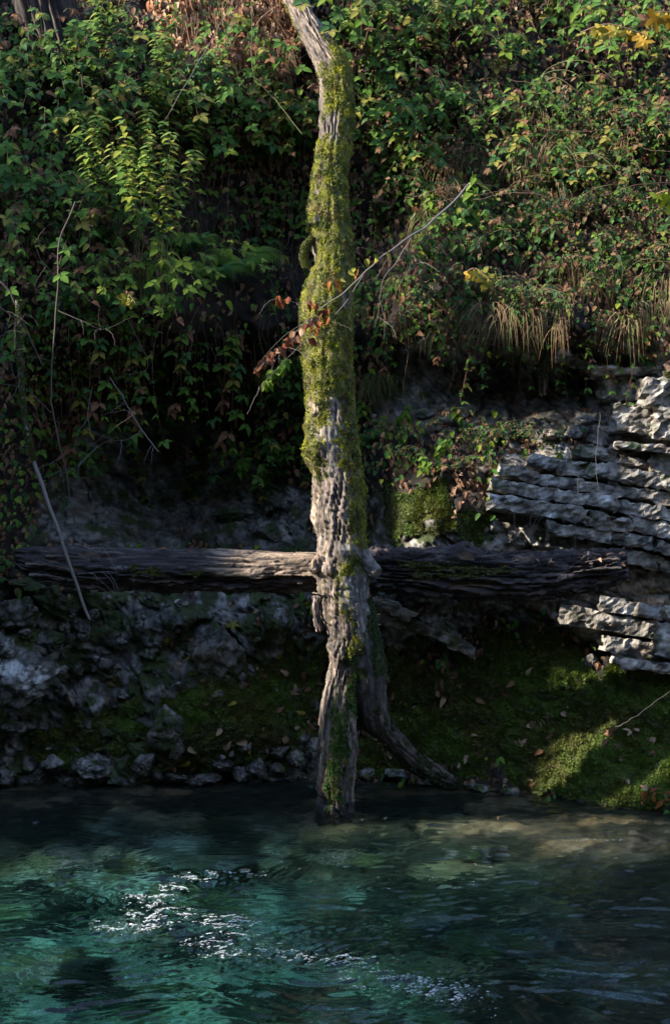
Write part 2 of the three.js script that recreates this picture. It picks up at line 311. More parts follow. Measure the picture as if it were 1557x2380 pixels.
{
  const make = (x0, x1, z0, z1, sx, sz, f) => {
    const xs = [], zs = []; for (let x = x0; x <= x1; x += sx) xs.push(x);
    { let s = sx * 2, a = xs.at(-1), b = xs[0]; while (a < 20) { a += s; b -= s; s *= 1.2; xs.push(a); xs.unshift(b); } }
    for (let z = z0; z <= z1; z += sz) zs.push(z);
    { let s = sz * 2, a = zs.at(-1); while (a < 16.6) { a += s; s *= 1.15; zs.push(a); } }
    const nx = xs.length, pos = [], col = [], uv = [];
    for (const z of zs) for (const x of xs) { const r = f(x, z); pos.push(x, r[0], z); uv.push(x * 0.8, z * 0.8); if (r[1]) col.push(...r[1]); }
    const idx = []; for (let j = 0; j < zs.length - 1; j++) for (let i = 0; i < nx - 1; i++) { const a = j * nx + i; idx.push(a, a + nx, a + 1, a + 1, a + nx, a + nx + 1); }
    return geoFrom(pos, idx, col.length ? col : null, uv);
  };
  const bed = make(-3.2, 3.2, -1.6, 8.5, 0.03, 0.03, (x, z) => {
    const n = fbm(x * 0.9, z * 1.3, 2, 4);
    let c = mixc([0.24, 0.24, 0.18], [0.50, 0.50, 0.43], smooth(-0.3, 0.3, fbm(x * 4, z * 4, 9, 3)));
    c = mixc(c, [0.15, 0.13, 0.035], smooth(0.0, 0.25, fbm(x * 1.2 + 9, z * 1.6, 12, 3)) * 0.85);
    const e = 0.35 * fbm(x * 1.3, z * 1.7, 20, 4), murk = Math.max(smooth(2.3, 0.9, z - WLz(x) + 3 * e), smooth(-0.5, 0.5, x - 0.22 * (z - 3) + 3 * e));   // dark algae and leaf mud along the bank and downstream
    c = mixc(c, mixc([0.03, 0.026, 0.015], [0.22, 0.15, 0.08], smooth(0.0, 0.25, fbm(x * 0.8 + 3, z * 1.8, 31, 3))), murk * 0.9);
    c = mixc(c, [0.02, 0.023, 0.013], smooth(-0.06, 0.12, n + 0.16 * n3(x * 4, z * 6, 3)));
    return [bedY(x, z), c];
  });
  top('river_bed', new THREE.Mesh(bed, M.ground), 'pale stony bed under the clear river', 'river bed', null, 'structure');
  const surf = make(-3.3, 3.3, -1.7, 8.3, 0.0145, 0.0145, (x, z) => [wave(x, z)]);
  const wm = new THREE.MeshPhysicalMaterial({ color: 0xffffff, roughness: 0.03, transmission: 1, thickness: 1, ior: 1.333, attenuationColor: new THREE.Color().setRGB(0.42, 0.73, 0.74), attenuationDistance: 0.9, bumpMap: waterBump, bumpScale: 0.01 });
  top('river', new THREE.Mesh(surf, wm), 'clear turquoise river with ripples and a small rapid', 'river', null, 'structure');
}

// ---------------------------------------------------------------- rocks
const icos = [new THREE.IcosahedronGeometry(1, 15), new THREE.IcosahedronGeometry(1, 7)].map(g => { g.deleteAttribute('normal'); g.deleteAttribute('uv'); return mergeVertices(g, 1e-4); });
function stoneGeo(seed, sx, sy, sz, opt, small) {
  const g = icos[small ? 1 : 0].clone(), p = g.attributes.position, col = [], uv = [], rg = rngOf(seed);
  const cuts = []; for (let i = 0; i < 17; i++) { const v = V(rg() - 0.5, rg() - 0.5, rg() - 0.5).normalize(); cuts.push([v, 0.52 + 0.36 * rg()]); }
  const v = V();
  for (let i = 0; i < p.count; i++) {
    v.fromBufferAttribute(p, i); let r = 1; for (const [d, h] of cuts) { const k = v.dot(d); if (k > 0) r = Math.min(r, h / k); }
    r *= 1 + 0.16 * fbm(v.x * 2 + seed, v.y * 2, v.z * 2, 3) + 0.14 * (ridge(v.x * 3.5, v.y * 3.5, v.z * 3.5 + seed, 3) - 0.5) + 0.07 * facet(v.x * 1.0 + v.z * 0.6 + seed, v.y + v.z * 0.5, 0.3, 61)[0] + 0.04 * n3(v.x * 12, v.y * 12, v.z * 12 + seed);
    v.multiplyScalar(r); v.x *= sx; v.y *= sy; v.z *= sz; p.setXYZ(i, v.x, v.y, v.z);
    col.push(...rockColor(v.x + seed * 0.37, v.y, v.z, opt)); uv.push(v.x * 1.5 + seed * 0.1, v.y * 1.5 + v.z);
  }
  g.setAttribute('color', new THREE.Float32BufferAttribute(col, 3)); g.setAttribute('uv', new THREE.Float32BufferAttribute(uv, 2));
  g.computeVertexNormals(); if (!small) return g; const h = g.toNonIndexed(); h.computeVertexNormals(); return h;
}
let stoneSeed = 100;
function stone(name, px, py, w, h, out, opt, label, group, mat = M.rock, rot = 0) {   // w, h in frame pixels
  const p = on(px, py), k = (15 - p.z) / 4520 / 2, m = new THREE.Mesh(stoneGeo(stoneSeed++, w * k, h * k, (w + h) * 0.5 * k, opt, w < 60), mat);
  p.z += out * (w + h) * 0.25 * k * 2; m.position.copy(p); m.rotation.z = rot;
  return top(name, m, label, 'rock', group);
}
const PALE = { crust: 1.0, clean: 0.2, brown: 0.1 }, GREY = { crust: 0.45, clean: 0.12, brown: 0.4 }, MOSSY = { crust: 0.4, clean: -0.05, brown: 0.4 }, WET = { crust: 0.15, clean: 0.2, brown: 0.3 }, TAN = { crust: 0.1, clean: 0.25, brown: 1 };
stone('boulder', 55, 1570, 190, 150, 0.4, { crust: 1.3, clean: 0.34, brown: 0.05 }, 'large pale pitted boulder at the left edge below the log');
stone('boulder', 30, 1425, 130, 110, 0.2, GREY, 'grey rough boulder under the left end of the log');
stone('boulder', 115, 1490, 90, 70, 0.2, MOSSY, 'mossy rock between the log and the large pale boulder');
stone('boulder', 10, 1500, 80, 55, 0.4, PALE, 'pale rock at the left edge just above the largest boulder');
stone('boulder', 640, 1240, 110, 90, 0.2, GREY, 'rounded grey rock in the dark just left of the dead tree above the log');
stone('boulder', 545, 1195, 110, 70, 0.2, MOSSY, 'dark mossy rock lying in the hollow above the log');
stone('boulder', 690, 1200, 60, 100, 0.0, WET, 'narrow upright dark rock next to the dead tree trunk');
stone('boulder', 395, 1690, 120, 110, 0.1, MOSSY, 'moss covered hump of rock beside the low dark hole at left');
stone('boulder', 500, 1510, 150, 170, 0.0, GREY, 'grey rock slope strewn with fallen leaves left of the dead tree');
stone('boulder', 640, 1450, 130, 110, 0.0, MOSSY, 'mossy stone under the log just left of the dead tree');
stone('boulder', 20, 1690, 90, 40, 0.2, MOSSY, 'low mossy rock at the left edge below the pale boulder');
stone('pale_rock', 1105, 912, 48, 46, 0.6, TAN, 'tan block standing on the ledge in the shaded recess');
stone('pale_rock', 966, 1526, 32, 24, 0.7, PALE, 'small white stone poking out of moss right of the tree');
stone('pale_rock', 1030, 1540, 40, 30, 0.3, PALE, 'pale stone with white crust half buried in moss below the ledge');
stone('pale_rock', 1368, 1535, 40, 46, 0.4, PALE, 'white stone at the top of the right moss slope');
stone('pale_rock', 1432, 975, 46, 40, 0.5, PALE, 'pale pitted block on the right cliff under the overhang');
for (const [px, py, w, h] of [[145, 1525, 26, 22], [252, 1538, 42, 32], [222, 1528, 30, 22], [282, 1632, 26, 26], [170, 1440, 40, 30], [285, 1490, 30, 26], [325, 1455, 34, 28], [420, 1402, 44, 24], [350, 1390, 40, 22], [240, 1580, 30, 22], [190, 1480, 30, 26], [60, 1470, 40, 26], [215, 1425, 40, 26]])
  stone('stone', px, py, w, h, 0.5, px % 3 ? GREY : PALE, 'small pale angular stone among dark mossy rubble on the left bank', 'small stones on the left bank');
{ const rg = rngOf(808); for (let i = 0; i < 85; i++) { const px = 740 * rg(), py = 1388 + 400 * Math.pow(rg(), 0.9), w = 14 + 46 * rg() * rg(), k = rg(); stone('rubble_stone', px, py, w, w * (0.55 + 0.4 * rg()), 0.35, k < 0.3 ? PALE : k < 0.7 ? GREY : MOSSY, px < 370 ? 'broken grey stone in the rubble under the left half of the log' : 'broken grey stone on the leaf strewn slope beside the dead tree', px < 370 ? 'rubble under the left of the log' : 'rubble beside the dead tree', M.rock, rg() * 3); } }
for (const [px, py, w, h] of [[95, 1802, 46, 34], [130, 1775, 70, 60], [215, 1785, 110, 66], [20, 1800, 60, 50], [55, 1815, 40, 26], [170, 1815, 40, 24], [335, 1772, 80, 50], [400, 1800, 70, 44], [475, 1805, 120, 44], [560, 1795, 60, 48], [600, 1775, 60, 50], [640, 1790, 60, 40], [690, 1760, 50, 50], [700, 1800, 70, 34], [520, 1775, 70, 44], [650, 1745, 50, 40], [270, 1815, 60, 22], [730, 1740, 60, 60], [600, 1812, 50, 22], [850, 1795, 50, 34], [925, 1800, 70, 30], [1000, 1815, 80, 26], [1120, 1832, 90, 28], [1190, 1842, 80, 30]])
  stone('wet_stone', px, py, w, h, 0.35, WET, px < 740 ? 'dark wet stone at the waterline left of the dead tree' : 'dark wet stone at the waterline right of the dead tree', px < 740 ? 'wet stones along the left waterline' : 'wet stones along the right waterline', M.wetRock, (px % 7 - 3) * 0.08);
for (const [px, py, w, h] of [[1150, 985, 60, 40], [1180, 1005, 34, 24], [1110, 1010, 70, 44], [1070, 990, 50, 40], [1215, 1000, 40, 24], [1030, 980, 60, 34], [1240, 985, 36, 30], [1285, 1010, 80, 36], [985, 960, 50, 36], [1340, 1005, 70, 34]])
  stone('ledge_stone', px, py, w, h, 0.4, TAN, 'brown broken stone lying on the ledge in the shaded recess', 'loose stones on the recess ledge');

// limestone beds of the right cliff: [left x, left y, right x, right y, thickness] in the frame
function slabGeo(L, T, D, seed, opt) {
  const nx = Math.max(4, Math.round(L / 0.03)), ny = Math.max(3, Math.round(T / 0.025));
  let g = new THREE.BoxGeometry(L, T, D, nx, ny, 5); g.deleteAttribute('normal'); g.deleteAttribute('uv'); g = mergeVertices(g, 1e-5);
  const p = g.attributes.position, col = [], uv = [], v = V();
  for (let i = 0; i < p.count; i++) {
    v.fromBufferAttribute(p, i); const ex = Math.abs(v.x) / L * 2, ey = Math.abs(v.y) / T * 2;
    const X = v.x + seed * 3.1, Y = v.y * 1.4 + seed, f = facet(X, Y, 0.26, 75)[0], f2 = facet(X, Y, 0.075, 70)[0];
    if (v.z > 0) v.z += 0.04 * f + 0.016 * f2 + (opt.pit ? 0.06 * (ridge(X * 6, Y * 6, seed, 3) - 0.5) : 0) + 0.008 * n3(X * 25, Y * 25, seed) - 0.004 * (ey > 0.9 ? 1 : 0);
    v.y += 0.008 * n3(X * 1.3, seed, 1) + (ey > 0.9 ? Math.min(0.25 * T, 0.022) * facet(X, v.z * 0.5 + (v.y > 0 ? seed : -seed), 0.10, 90)[0] + 0.004 * n3(X * 30, v.z * 20, seed) : 0);
    v.x += ex > 0.95 ? 0.05 * facet(v.y, v.z + seed * 2, 0.06, 91)[0] : 0;
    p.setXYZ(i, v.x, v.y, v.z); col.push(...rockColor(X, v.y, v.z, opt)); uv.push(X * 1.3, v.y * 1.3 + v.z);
  }
  g.setAttribute('color', new THREE.Float32BufferAttribute(col, 3)); g.setAttribute('uv', new THREE.Float32BufferAttribute(uv, 2)); g = g.toNonIndexed(); g.computeVertexNormals(); return g;
}
const cliff = new THREE.Group();
top('limestone_outcrop', cliff, 'layered grey limestone outcrop at the right behind the log end', 'rock outcrop');
let slabSeed = 1;
function slab(x0, y0, x1, y1, t, out, opt) {
  const a = on(x0, y0), b = on(x1, y1), z = (bankBase(a.x, a.y) + bankBase(b.x, b.y)) / 2 + out, A = W(x0, y0, z), B = W(x1, y1, z), L = A.distanceTo(B) * 1.04;
  const m = part('slab', slabGeo(L, t * (15 - z) / 4520, 0.42, slabSeed++, opt), M.rock, cliff);
  m.position.copy(A).add(B).multiplyScalar(0.5); m.position.z = z - 0.12; m.rotation.z = Math.atan2(B.y - A.y, B.x - A.x); m.rotation.x = -0.04 - 0.22 * hash(slabSeed, 3); m.rotation.z += (hash(slabSeed, 8) - 0.5) * 0.03; m.rotation.y = (hash(slabSeed, 9) - 0.5) * 0.12;
}
const WHITE = { crust: 1.15, clean: 0.5, brown: 0.05, warm: 1 }, GREYB = { crust: 0.65, clean: 0.24, brown: 0.7, warm: 1, dark: 0.06 }, TANB = { crust: 0.0, clean: 0.35, brown: 1, warm: 1 }, PIT = { crust: 0.9, clean: 0.36, brown: 0.2, warm: 1, pit: 1 };
const bedRng = rngOf(515);
for (const [yr, xs, t, o] of [[1100, 1335, 22, GREYB], [1134, 1230, 40, GREYB], [1172, 1160, 30, GREYB], [1204, 1142, 30, WHITE], [1240, 1138, 36, WHITE], [1278, 1270, 36, GREYB], [1318, 1420, 38, WHITE], [1436, 1400, 36, WHITE], [1476, 1306, 44, TANB], [1520, 1400, 40, TANB], [1556, 1440, 24, GREYB]]) {
  let x = xs; const bedOut = 0.05 + 0.13 * bedRng(), bedT = t * (0.8 + 0.25 * bedRng()), dip = yr > 1400 ? 0.14 : 0.17;
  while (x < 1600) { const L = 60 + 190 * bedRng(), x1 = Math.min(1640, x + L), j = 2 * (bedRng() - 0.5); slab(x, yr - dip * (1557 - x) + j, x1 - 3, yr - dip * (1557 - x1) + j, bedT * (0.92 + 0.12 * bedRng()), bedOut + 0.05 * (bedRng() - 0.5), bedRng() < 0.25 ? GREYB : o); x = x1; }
}
for (const s of [[1286, 822, 1316, 830, 26, 0.26, WHITE], [1322, 836, 1364, 844, 26, 0.24, WHITE], [1225, 818, 1262, 826, 18, 0.2, GREYB], [1385, 866, 1590, 872, 20, 0.28, GREYB], [1432, 1040, 1600, 1058, 16, 0.24, GREYB]]) slab(...s);
for (const s of [[1400, 905, 1490, 915, 62, 0.20, PIT], [1492, 912, 1610, 925, 66, 0.24, PIT], [1425, 975, 1520, 988, 66, 0.16, PIT], [1522, 985, 1620, 1000, 70, 0.2, PIT], [1410, 1078, 1500, 1092, 44, 0.08, GREYB], [1502, 1088, 1620, 1104, 50, 0.1, GREYB]]) slab(...s);
const shelf = new THREE.Group(); top('rock_shelf', shelf, 'white crusted rock shelf jutting out right of the tree below the log', 'rock outcrop');
{ const keep = cliff.children.length; for (const s of [[866, 1405, 950, 1440, 22, 0.22, WHITE], [876, 1398, 925, 1412, 14, 0.2, WHITE], [880, 1442, 1010, 1476, 22, 0.12, GREYB], [940, 1448, 1060, 1500, 24, 0.1, GREYB], [1040, 1490, 1100, 1516, 22, 0.1, GREYB]]) slab(...s); for (const c of cliff.children.slice(keep)) shelf.add(c); }
console.log('ground done');

// ---------------------------------------------------------------- wood: swept, displaced stems
function catmull(pts, t) {                              // rows of numbers
  const n = pts.length - 1, i = Math.min(n - 1, Math.floor(t)), f = t - i, p = k => pts[clamp(k, 0, n)];
  return pts[0].map((_, c) => { const a = p(i - 1)[c], b = p(i)[c], d = p(i + 1)[c], e = p(i + 2)[c]; return 0.5 * (2 * b + (d - a) * f + (2 * a - 5 * b + 4 * d - e) * f * f + (3 * b - a - 3 * d + e) * f * f * f); });
}
function sweep(path, ref, seg, shape, caps = true) {    // path: [{c, r}], shape(row, angle) -> { dr, col }, angle 0 along ref
  const pos = [], col = [], uv = [], idx = [], T = V(), X = V(), Z = V(), frames = []; let len = 0;
  path.forEach((q, j) => {
    T.subVectors(path[Math.min(j + 1, path.length - 1)].c, path[Math.max(j - 1, 0)].c).normalize();
    X.copy(ref).addScaledVector(T, -ref.dot(T)).normalize(); Z.crossVectors(T, X); if (Z.z < 0 && Math.abs(ref.z) < 0.5) Z.negate();
    if (j) len += q.c.distanceTo(path[j - 1].c);
    frames.push([X.clone(), Z.clone(), len]);
    for (let i = 0; i <= seg; i++) {
      const a = (i % seg) / seg * Math.PI * 2, s = shape(j, a, len), r = q.r + s.dr;
      const p = q.c.clone().addScaledVector(X, Math.cos(a) * r).addScaledVector(Z, Math.sin(a) * r); if (s.shift) p.add(s.shift);
      pos.push(p.x, p.y, p.z); col.push(...s.col); uv.push(i / seg * Math.PI * 2 * q.r * 1.6, len * 1.6);
    }
  });
  const w = seg + 1, flip = V().crossVectors(frames[0][0], frames[0][1]).dot(V().subVectors(path[1].c, path[0].c)) > 0;
  for (let j = 0; j < path.length - 1; j++) for (let i = 0; i < seg; i++) { const a = j * w + i; flip ? idx.push(a, a + 1, a + w, a + 1, a + w + 1, a + w) : idx.push(a, a + w, a + 1, a + 1, a + w, a + w + 1); }
  if (caps) for (const j of [0, path.length - 1]) {
    const k = pos.length / 3, c = path[j].c; pos.push(c.x, c.y, c.z); col.push(...col.slice(j * w * 3, j * w * 3 + 3)); uv.push(0, 0);
    for (let i = 0; i < seg; i++) { const a = j * w + i; (j === 0) === flip ? idx.push(k, a + 1, a) : idx.push(k, a, a + 1); }
  }
  const g = geoFrom(pos, idx, col, uv); g.userData = { frames }; return g;
}
function stick(points, r0, r1, seg = 6, wob = 0) {      // plain tapered tube through points
  const rows = points.map(p => [p.x, p.y, p.z]), n = Math.max(4, (points.length - 1) * 6), path = [];
  for (let i = 0; i <= n; i++) { const t = i / n, q = catmull(rows, t * (rows.length - 1)); path.push({ c: V(q[0] + wob * n3(t * 7, q[1], 1), q[1] + wob * n3(t * 7, q[0], 5), q[2] + wob * n3(t * 7, q[1], 9)), r: mix(r0, r1, t) }); }
  const d = V().subVectors(points.at(-1), points[0]).normalize(), ref = Math.abs(d.x) < 0.8 ? V(1, 0, 0) : V(0, 1, 0);
  const g = sweep(path, ref, seg, () => ({ dr: 0, col: [1, 1, 1] })); g.deleteAttribute('color'); return g;
}

// small tuft of moss and its placing
const tuftGeo = (() => {
  const pos = [], idx = [], rg = rngOf(5);
  for (let k = 0; k < 9; k++) {
    const a = k / 9 * Math.PI * 2 + rg(), l = 0.7 + 0.6 * rg(), up = 0.35 + 0.8 * rg(), w = 0.20 + 0.08 * rg(), cx = Math.cos(a), cy = Math.sin(a), n = pos.length / 3;
    pos.push(0, 0, 0, cx * l * 0.5 - cy * w, cy * l * 0.5 + cx * w, up * 0.6, cx * l, cy * l, up * 0.75, cx * l * 0.5 + cy * w, cy * l * 0.5 - cx * w, up * 0.6);
    idx.push(n, n + 1, n + 2, n, n + 2, n + 3);
  }
  return geoFrom(pos, idx);
})();
const dummy = new THREE.Object3D(), Zax = V(0, 0, 1);
function scatter(name, geo, mat, places, parent) {      // places: [{p, q, s, c}]
  const m = new THREE.InstancedMesh(geo, mat, places.length); m.name = name; m.userData.kind = 'stuff';
  const c = new THREE.Color();
  places.forEach((o, i) => { dummy.position.copy(o.p); dummy.quaternion.copy(o.q); if (o.s.isVector3) dummy.scale.copy(o.s); else dummy.scale.setScalar(o.s); dummy.updateMatrix(); m.setMatrixAt(i, dummy.matrix); m.setColorAt(i, c.setRGB(...o.c)); });
  parent.add(m); return m;
}
function facing(n, rg, droop = 0) { const q = new THREE.Quaternion().setFromUnitVectors(Zax, n.clone().add(V(0, -droop, 0)).normalize()); return q.multiply(new THREE.Quaternion().setFromAxisAngle(Zax, rg() * 6.283)); }
function surfaceSpots(geo, count, rg, want) {           // random points on a displaced surface where want(i) holds
  const p = geo.attributes.position.array, n = geo.attributes.normal.array, out = [], N = p.length / 3, ok = [];
  for (let i = 0; i < N; i++) if (want[i] > 0.45) ok.push(i);
  for (let k = 0; k < count && ok.length; k++) { const i = ok[Math.floor(rg() * ok.length)]; out.push([V(p[i * 3] + (rg() - .5) * 0.012, p[i * 3 + 1] + (rg() - .5) * 0.012, p[i * 3 + 2] + (rg() - .5) * 0.012), V(n[i * 3], n[i * 3 + 1], n[i * 3 + 2])]); }
  return out;
}

// ---------------------------------------------------------------- the dead tree
// [y, left edge, right edge in the frame, z]
const TR = [[-180, 560, 640, -3.9], [-90, 615, 690, -3.2], [-20, 652, 712, -2.75], [30, 676, 728, -2.45], [100, 708, 765, -2.1], [160, 735, 812, -1.9], [220, 742, 822, -1.75], [300, 741, 820, -1.55], [400, 728, 807, -1.3], [500, 719, 810, -1.05], [600, 724, 821, -0.8], [700, 706, 823, -0.58], [800, 704, 816, -0.4], [900, 710, 819, -0.25], [1000, 722, 829, -0.12], [1050, 730, 834, -0.06], [1100, 728, 842, -0.02], [1150, 728, 848, 0.02], [1200, 728, 848, 0.06], [1250, 737, 849, 0.10], [1300, 733, 853, 0.14], [1350, 736, 853, 0.17], [1400, 740, 856, 0.2], [1450, 757, 862, 0.23], [1500, 766, 858, 0.25], [1550, 765, 838, 0.27], [1600, 755, 829, 0.30], [1650, 745, 828, 0.32], [1700, 740, 829, 0.34], [1750, 738, 830, 0.35], [1800, 736, 827, 0.36], [1850, 735, 823, 0.37], [1905, 734, 820, 0.38], [1975, 734, 818, 0.39]];
const tree = new THREE.Group(); tree.position.copy(W(778, 1905, 0.38)); tree.position.y = 0;
top('dead_tree', tree, 'tall dead mossy tree trunk standing in the river, crossing the log', 'tree');
const patch = (py, s, [y0, y1, a, b], e, f = 16, g = 0.12) => smooth(-1, 1, Math.min((py - y0) / f, (y1 - py) / f, (s - a) / g, (b - s) / g) + e);
const TREE_MOSS = [[110, 960, -3, 3], [940, 1100, 0.2, 3], [955, 1010, -3, -0.1], [1000, 1088, -3, -0.5], [1085, 1290, 0.48, 3], [1290, 1325, 0.35, 0.9], [1338, 1365, -0.3, 0.05], [1385, 1432, -0.15, 0.15], [1480, 1520, -0.1, 0.25], [1500, 1650, 0.45, 3], [1640, 1780, -0.25, 0.55], [1760, 1862, -0.42, 0.25]];
const TREE_BARE = [[292, 342, -3, 0.3], [80, 165, -3, 0.1], [945, 1000, 0.0, 0.35], [700, 720, 0.5, 0.9], [555, 650, -3, -0.82], [425, 480, -0.62, -0.42], [180, 330, -3, -0.78], [520, 545, -0.75, -0.55]];
const TREE_BARK = [[940, 1110, -0.35, 0.45], [1275, 1420, -0.15, 3], [1400, 1500, 0.35, 3], [60, 130, 0.4, 3]];
const BUMPS = [[1048, -0.95, 0.085, 34, 0.55], [1318, -0.95, 0.055, 18, 0.35], [1330, -0.55, 0.03, 14, 0.25], [1340, 0.95, 0.03, 26, 0.5], [1535, -0.35, 0.05, 20, 0.35], [1515, -0.85, 0.03, 20, 0.4], [1195, -0.9, 0.02, 30, 0.5], [1285, 0.1, 0.03, 16, 0.5], [985, -0.95, 0.03, 40, 0.3], [730, -0.9, 0.02, 60, 0.5], [1850, -0.6, -0.035, 10, 0.45], [1385, 0.0, -0.018, 14, 0.2], [1545, 0.1, -0.035, 12, 0.3], [610, -0.95, -0.03, 24, 0.3], [330, 0.0, -0.02, 10, 0.6]];
const trunkMoss = [];
{
  const rows = [], N = TR.length - 1, path = [], pys = [];
  for (let py = -180; py <= 1975; py += 3) { let k = 0; while (k < N - 1 && TR[k + 1][0] < py) k++; const t = k + (py - TR[k][0]) / (TR[k + 1][0] - TR[k][0]); const q = catmull(TR, t); const z = q[3], a = W(q[1], py, z), b = W(q[2], py, z); path.push({ c: V((a.x + b.x) / 2, a.y, z).sub(tree.position), r: (b.x - a.x) / 2 * 0.97 }); pys.push(py); }
  const g = sweep(path, V(1, 0, 0), 110, (j, a, len) => {
    const py = pys[j], s = Math.cos(a), back = Math.sin(a) < -0.2, cx = Math.cos(a), cz = Math.sin(a), y = len;
    const e = 0.9 * fbm(cx * 2, y * 5, cz * 2, 3) + 0.35 * n3(cx * 8, y * 20, cz * 8);
    let moss = 0, bare = 0, bark = 0;
    for (const p of TREE_MOSS) moss = Math.max(moss, patch(py, s, p, e * 2.4, 30, 0.2));
    for (const p of TREE_BARE) bare = Math.max(bare, patch(py, s, p, e * 1.8));
    for (const p of TREE_BARK) bark = Math.max(bark, patch(py, s, p, e));
    if (back) { moss = py < 1250 ? 0.8 : 0.2; bark = 1; }
    moss *= 1 - bare; bark *= 1 - bare;
    const tw = a + 0.9 * Math.sin(y * 1.3) * (py > 1080 && py < 1560 ? 1 : 0.2), gx = Math.cos(tw), gz = Math.sin(tw);
    const grain = fbm(gx * 6, y * 2.6, gz * 6, 4), fine = n3(gx * 26, y * 6, gz * 26), crack = Math.max(smooth(0.36, 0.6, n3(gx * 5 + 3, y * 1.9, gz * 5)), 0.7 * smooth(0.4, 0.6, n3(gx * 12 + 3, y * 3.2, gz * 12)));
    let dr = (1 - moss) * (1 - bark) * (0.016 * grain + 0.004 * fine - 0.022 * crack) + bark * (1 - moss) * (0.010 + 0.006 * fbm(cx * 6, y * 9, cz * 6, 3) + 0.003 * n3(cx * 3, y * 40, cz * 3)) + moss * (0.004 + 0.022 * fbm(cx * 3, y * 5, cz * 3, 3) + 0.008 * n3(cx * 9, y * 22, cz * 9));
    const ch = facet(a * 0.17, y * 0.45, 0.05, 81)[0], ch2 = facet(a * 0.17 + 3, y * 0.35, 0.022, 83)[0]; dr += (1 - moss) * (0.012 * ch + 0.006 * ch2);
    dr += 0.012 * fbm(cx * 1.2, y * 1.6, cz * 1.2, 2);
    for (const [by, bs, amp, w, ws] of BUMPS) if (cz > -0.4) dr += amp * Math.exp(-(((py - by) / w) ** 2) - (((s - bs) / ws) ** 2)) * (1 + 0.35 * fbm(cx * 5, y * 9, cz * 5, 2));
    if (py > 1853 && py < 1868 && s < 0.1 + 0.2 * e && !back) dr -= 0.04;                 // broken step just above the water
    // matter: pale stripped wood with grey weathering and dark streaks, grey bark, moss soil
    let c = mixc([0.40, 0.31, 0.25], [0.26, 0.225, 0.22], smooth(-0.25, 0.35, grain + 0.3 * fine));
    c = mixc(c, [0.13, 0.115, 0.125], smooth(0.0, 0.3, fbm(gx * 1.6, y * 2.2, gz * 1.6 + 50, 3)) * 0.7);   // grey weathered sheets
    c = mixc(c, [0.56, 0.45, 0.38], smooth(0.1, 0.5, fbm(gx * 4 + 8, y * 1.5, gz * 4, 3)) * 0.8);
    c = mixc(c, [0.05, 0.04, 0.042], smooth(0.05, 0.4, fbm(gx * 9, y * 2.4, gz * 9 + 9, 4) + 0.6 * crack) * 0.92);
    c = mixc(c, [0.075, 0.066, 0.07], (py > 1330 ? 0.8 : 0.4) * smooth(0.02, 0.2, fbm(gx * 2.2 + 5, y * 1.4, gz * 2.2, 4)));   // dark rotten strips
    c = mixc(c, [0.20, 0.17, 0.06], smooth(0.1, 0.4, fbm(gx * 5, y * 3, gz * 5 + 30, 3)) * 0.45); c = mixc(c, [0.06, 0.048, 0.045], smooth(0.15, 0.4, ch + 0.5 * ch2) * 0.55);
    let kb = mixc([0.11, 0.10, 0.10], [0.24, 0.23, 0.23], smooth(-0.2, 0.35, fbm(cx * 4, y * 6, cz * 4 + 3, 4)));
    kb = mixc(kb, [0.42, 0.42, 0.43], smooth(0.22, 0.36, fbm(cx * 5 + 7, y * 7, cz * 5, 3)) * 0.8);
    c = mixc(c, kb, bark); c = mixc(c, mixc([0.15, 0.16, 0.014], [0.08, 0.06, 0.02], smooth(-0.1, 0.3, fbm(cx * 5, y * 6, cz * 5 + 4, 3))), moss); c = mixc(c, [0.03, 0.028, 0.03], smooth(1852, 1866, py + 10 * e) * 0.9);
    trunkMoss.push(moss);
    return { dr, col: c };
  });
  for (let k = 0; k < 2; k++) trunkMoss.push(0);
  part('trunk', g, M.wood, tree);
  const rg = rngOf(77), places = surfaceSpots(g, 46000, rg, trunkMoss).map(([p, n]) => {
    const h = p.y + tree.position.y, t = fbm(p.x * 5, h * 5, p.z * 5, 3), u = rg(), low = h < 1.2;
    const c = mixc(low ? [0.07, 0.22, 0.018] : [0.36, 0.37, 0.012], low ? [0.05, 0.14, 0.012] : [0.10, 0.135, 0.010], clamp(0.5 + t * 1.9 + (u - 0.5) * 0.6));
    const thin = n3(p.x * 9, h * 9, p.z * 9) + 0.6 * n3(p.x * 22, h * 22, p.z * 22); if (thin < -0.6 && rg() < 0.85) return null;
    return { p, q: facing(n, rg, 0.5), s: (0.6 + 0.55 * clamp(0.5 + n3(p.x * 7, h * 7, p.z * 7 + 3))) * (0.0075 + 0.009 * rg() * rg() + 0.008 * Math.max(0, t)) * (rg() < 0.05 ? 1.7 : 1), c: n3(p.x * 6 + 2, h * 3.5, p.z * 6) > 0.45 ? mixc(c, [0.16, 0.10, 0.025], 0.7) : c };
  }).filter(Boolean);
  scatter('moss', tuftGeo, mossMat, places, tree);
  // forked limb that bends down into the water at the right
  const LB = [[1400, 795, 866, 0.16], [1450, 800, 874, 0.20], [1500, 806, 884, 0.23], [1560, 812, 898, 0.24], [1620, 816, 897, 0.22], [1660, 826, 902, 0.18]];
  const mids = LB.map(([y, a, b, z]) => [(a + b) / 2, y, z, (b - a) / 2 * (15 - z) / 4520]).concat([[884, 1690, 0.11, 0.098], [922, 1730, 0.0, 0.084], [960, 1768, -0.15, 0.078], [1000, 1792, -0.27, 0.075], [1045, 1815, -0.4, 0.052], [1080, 1836, -0.48, 0.03]]);
  const lp = [], n = 170; for (let i = 0; i <= n; i++) { const q = catmull(mids, i / n * (mids.length - 1)); lp.push({ c: W(q[0], q[1], q[2]).sub(tree.position), r: q[3] * 0.95 }); }
  const lm = [];
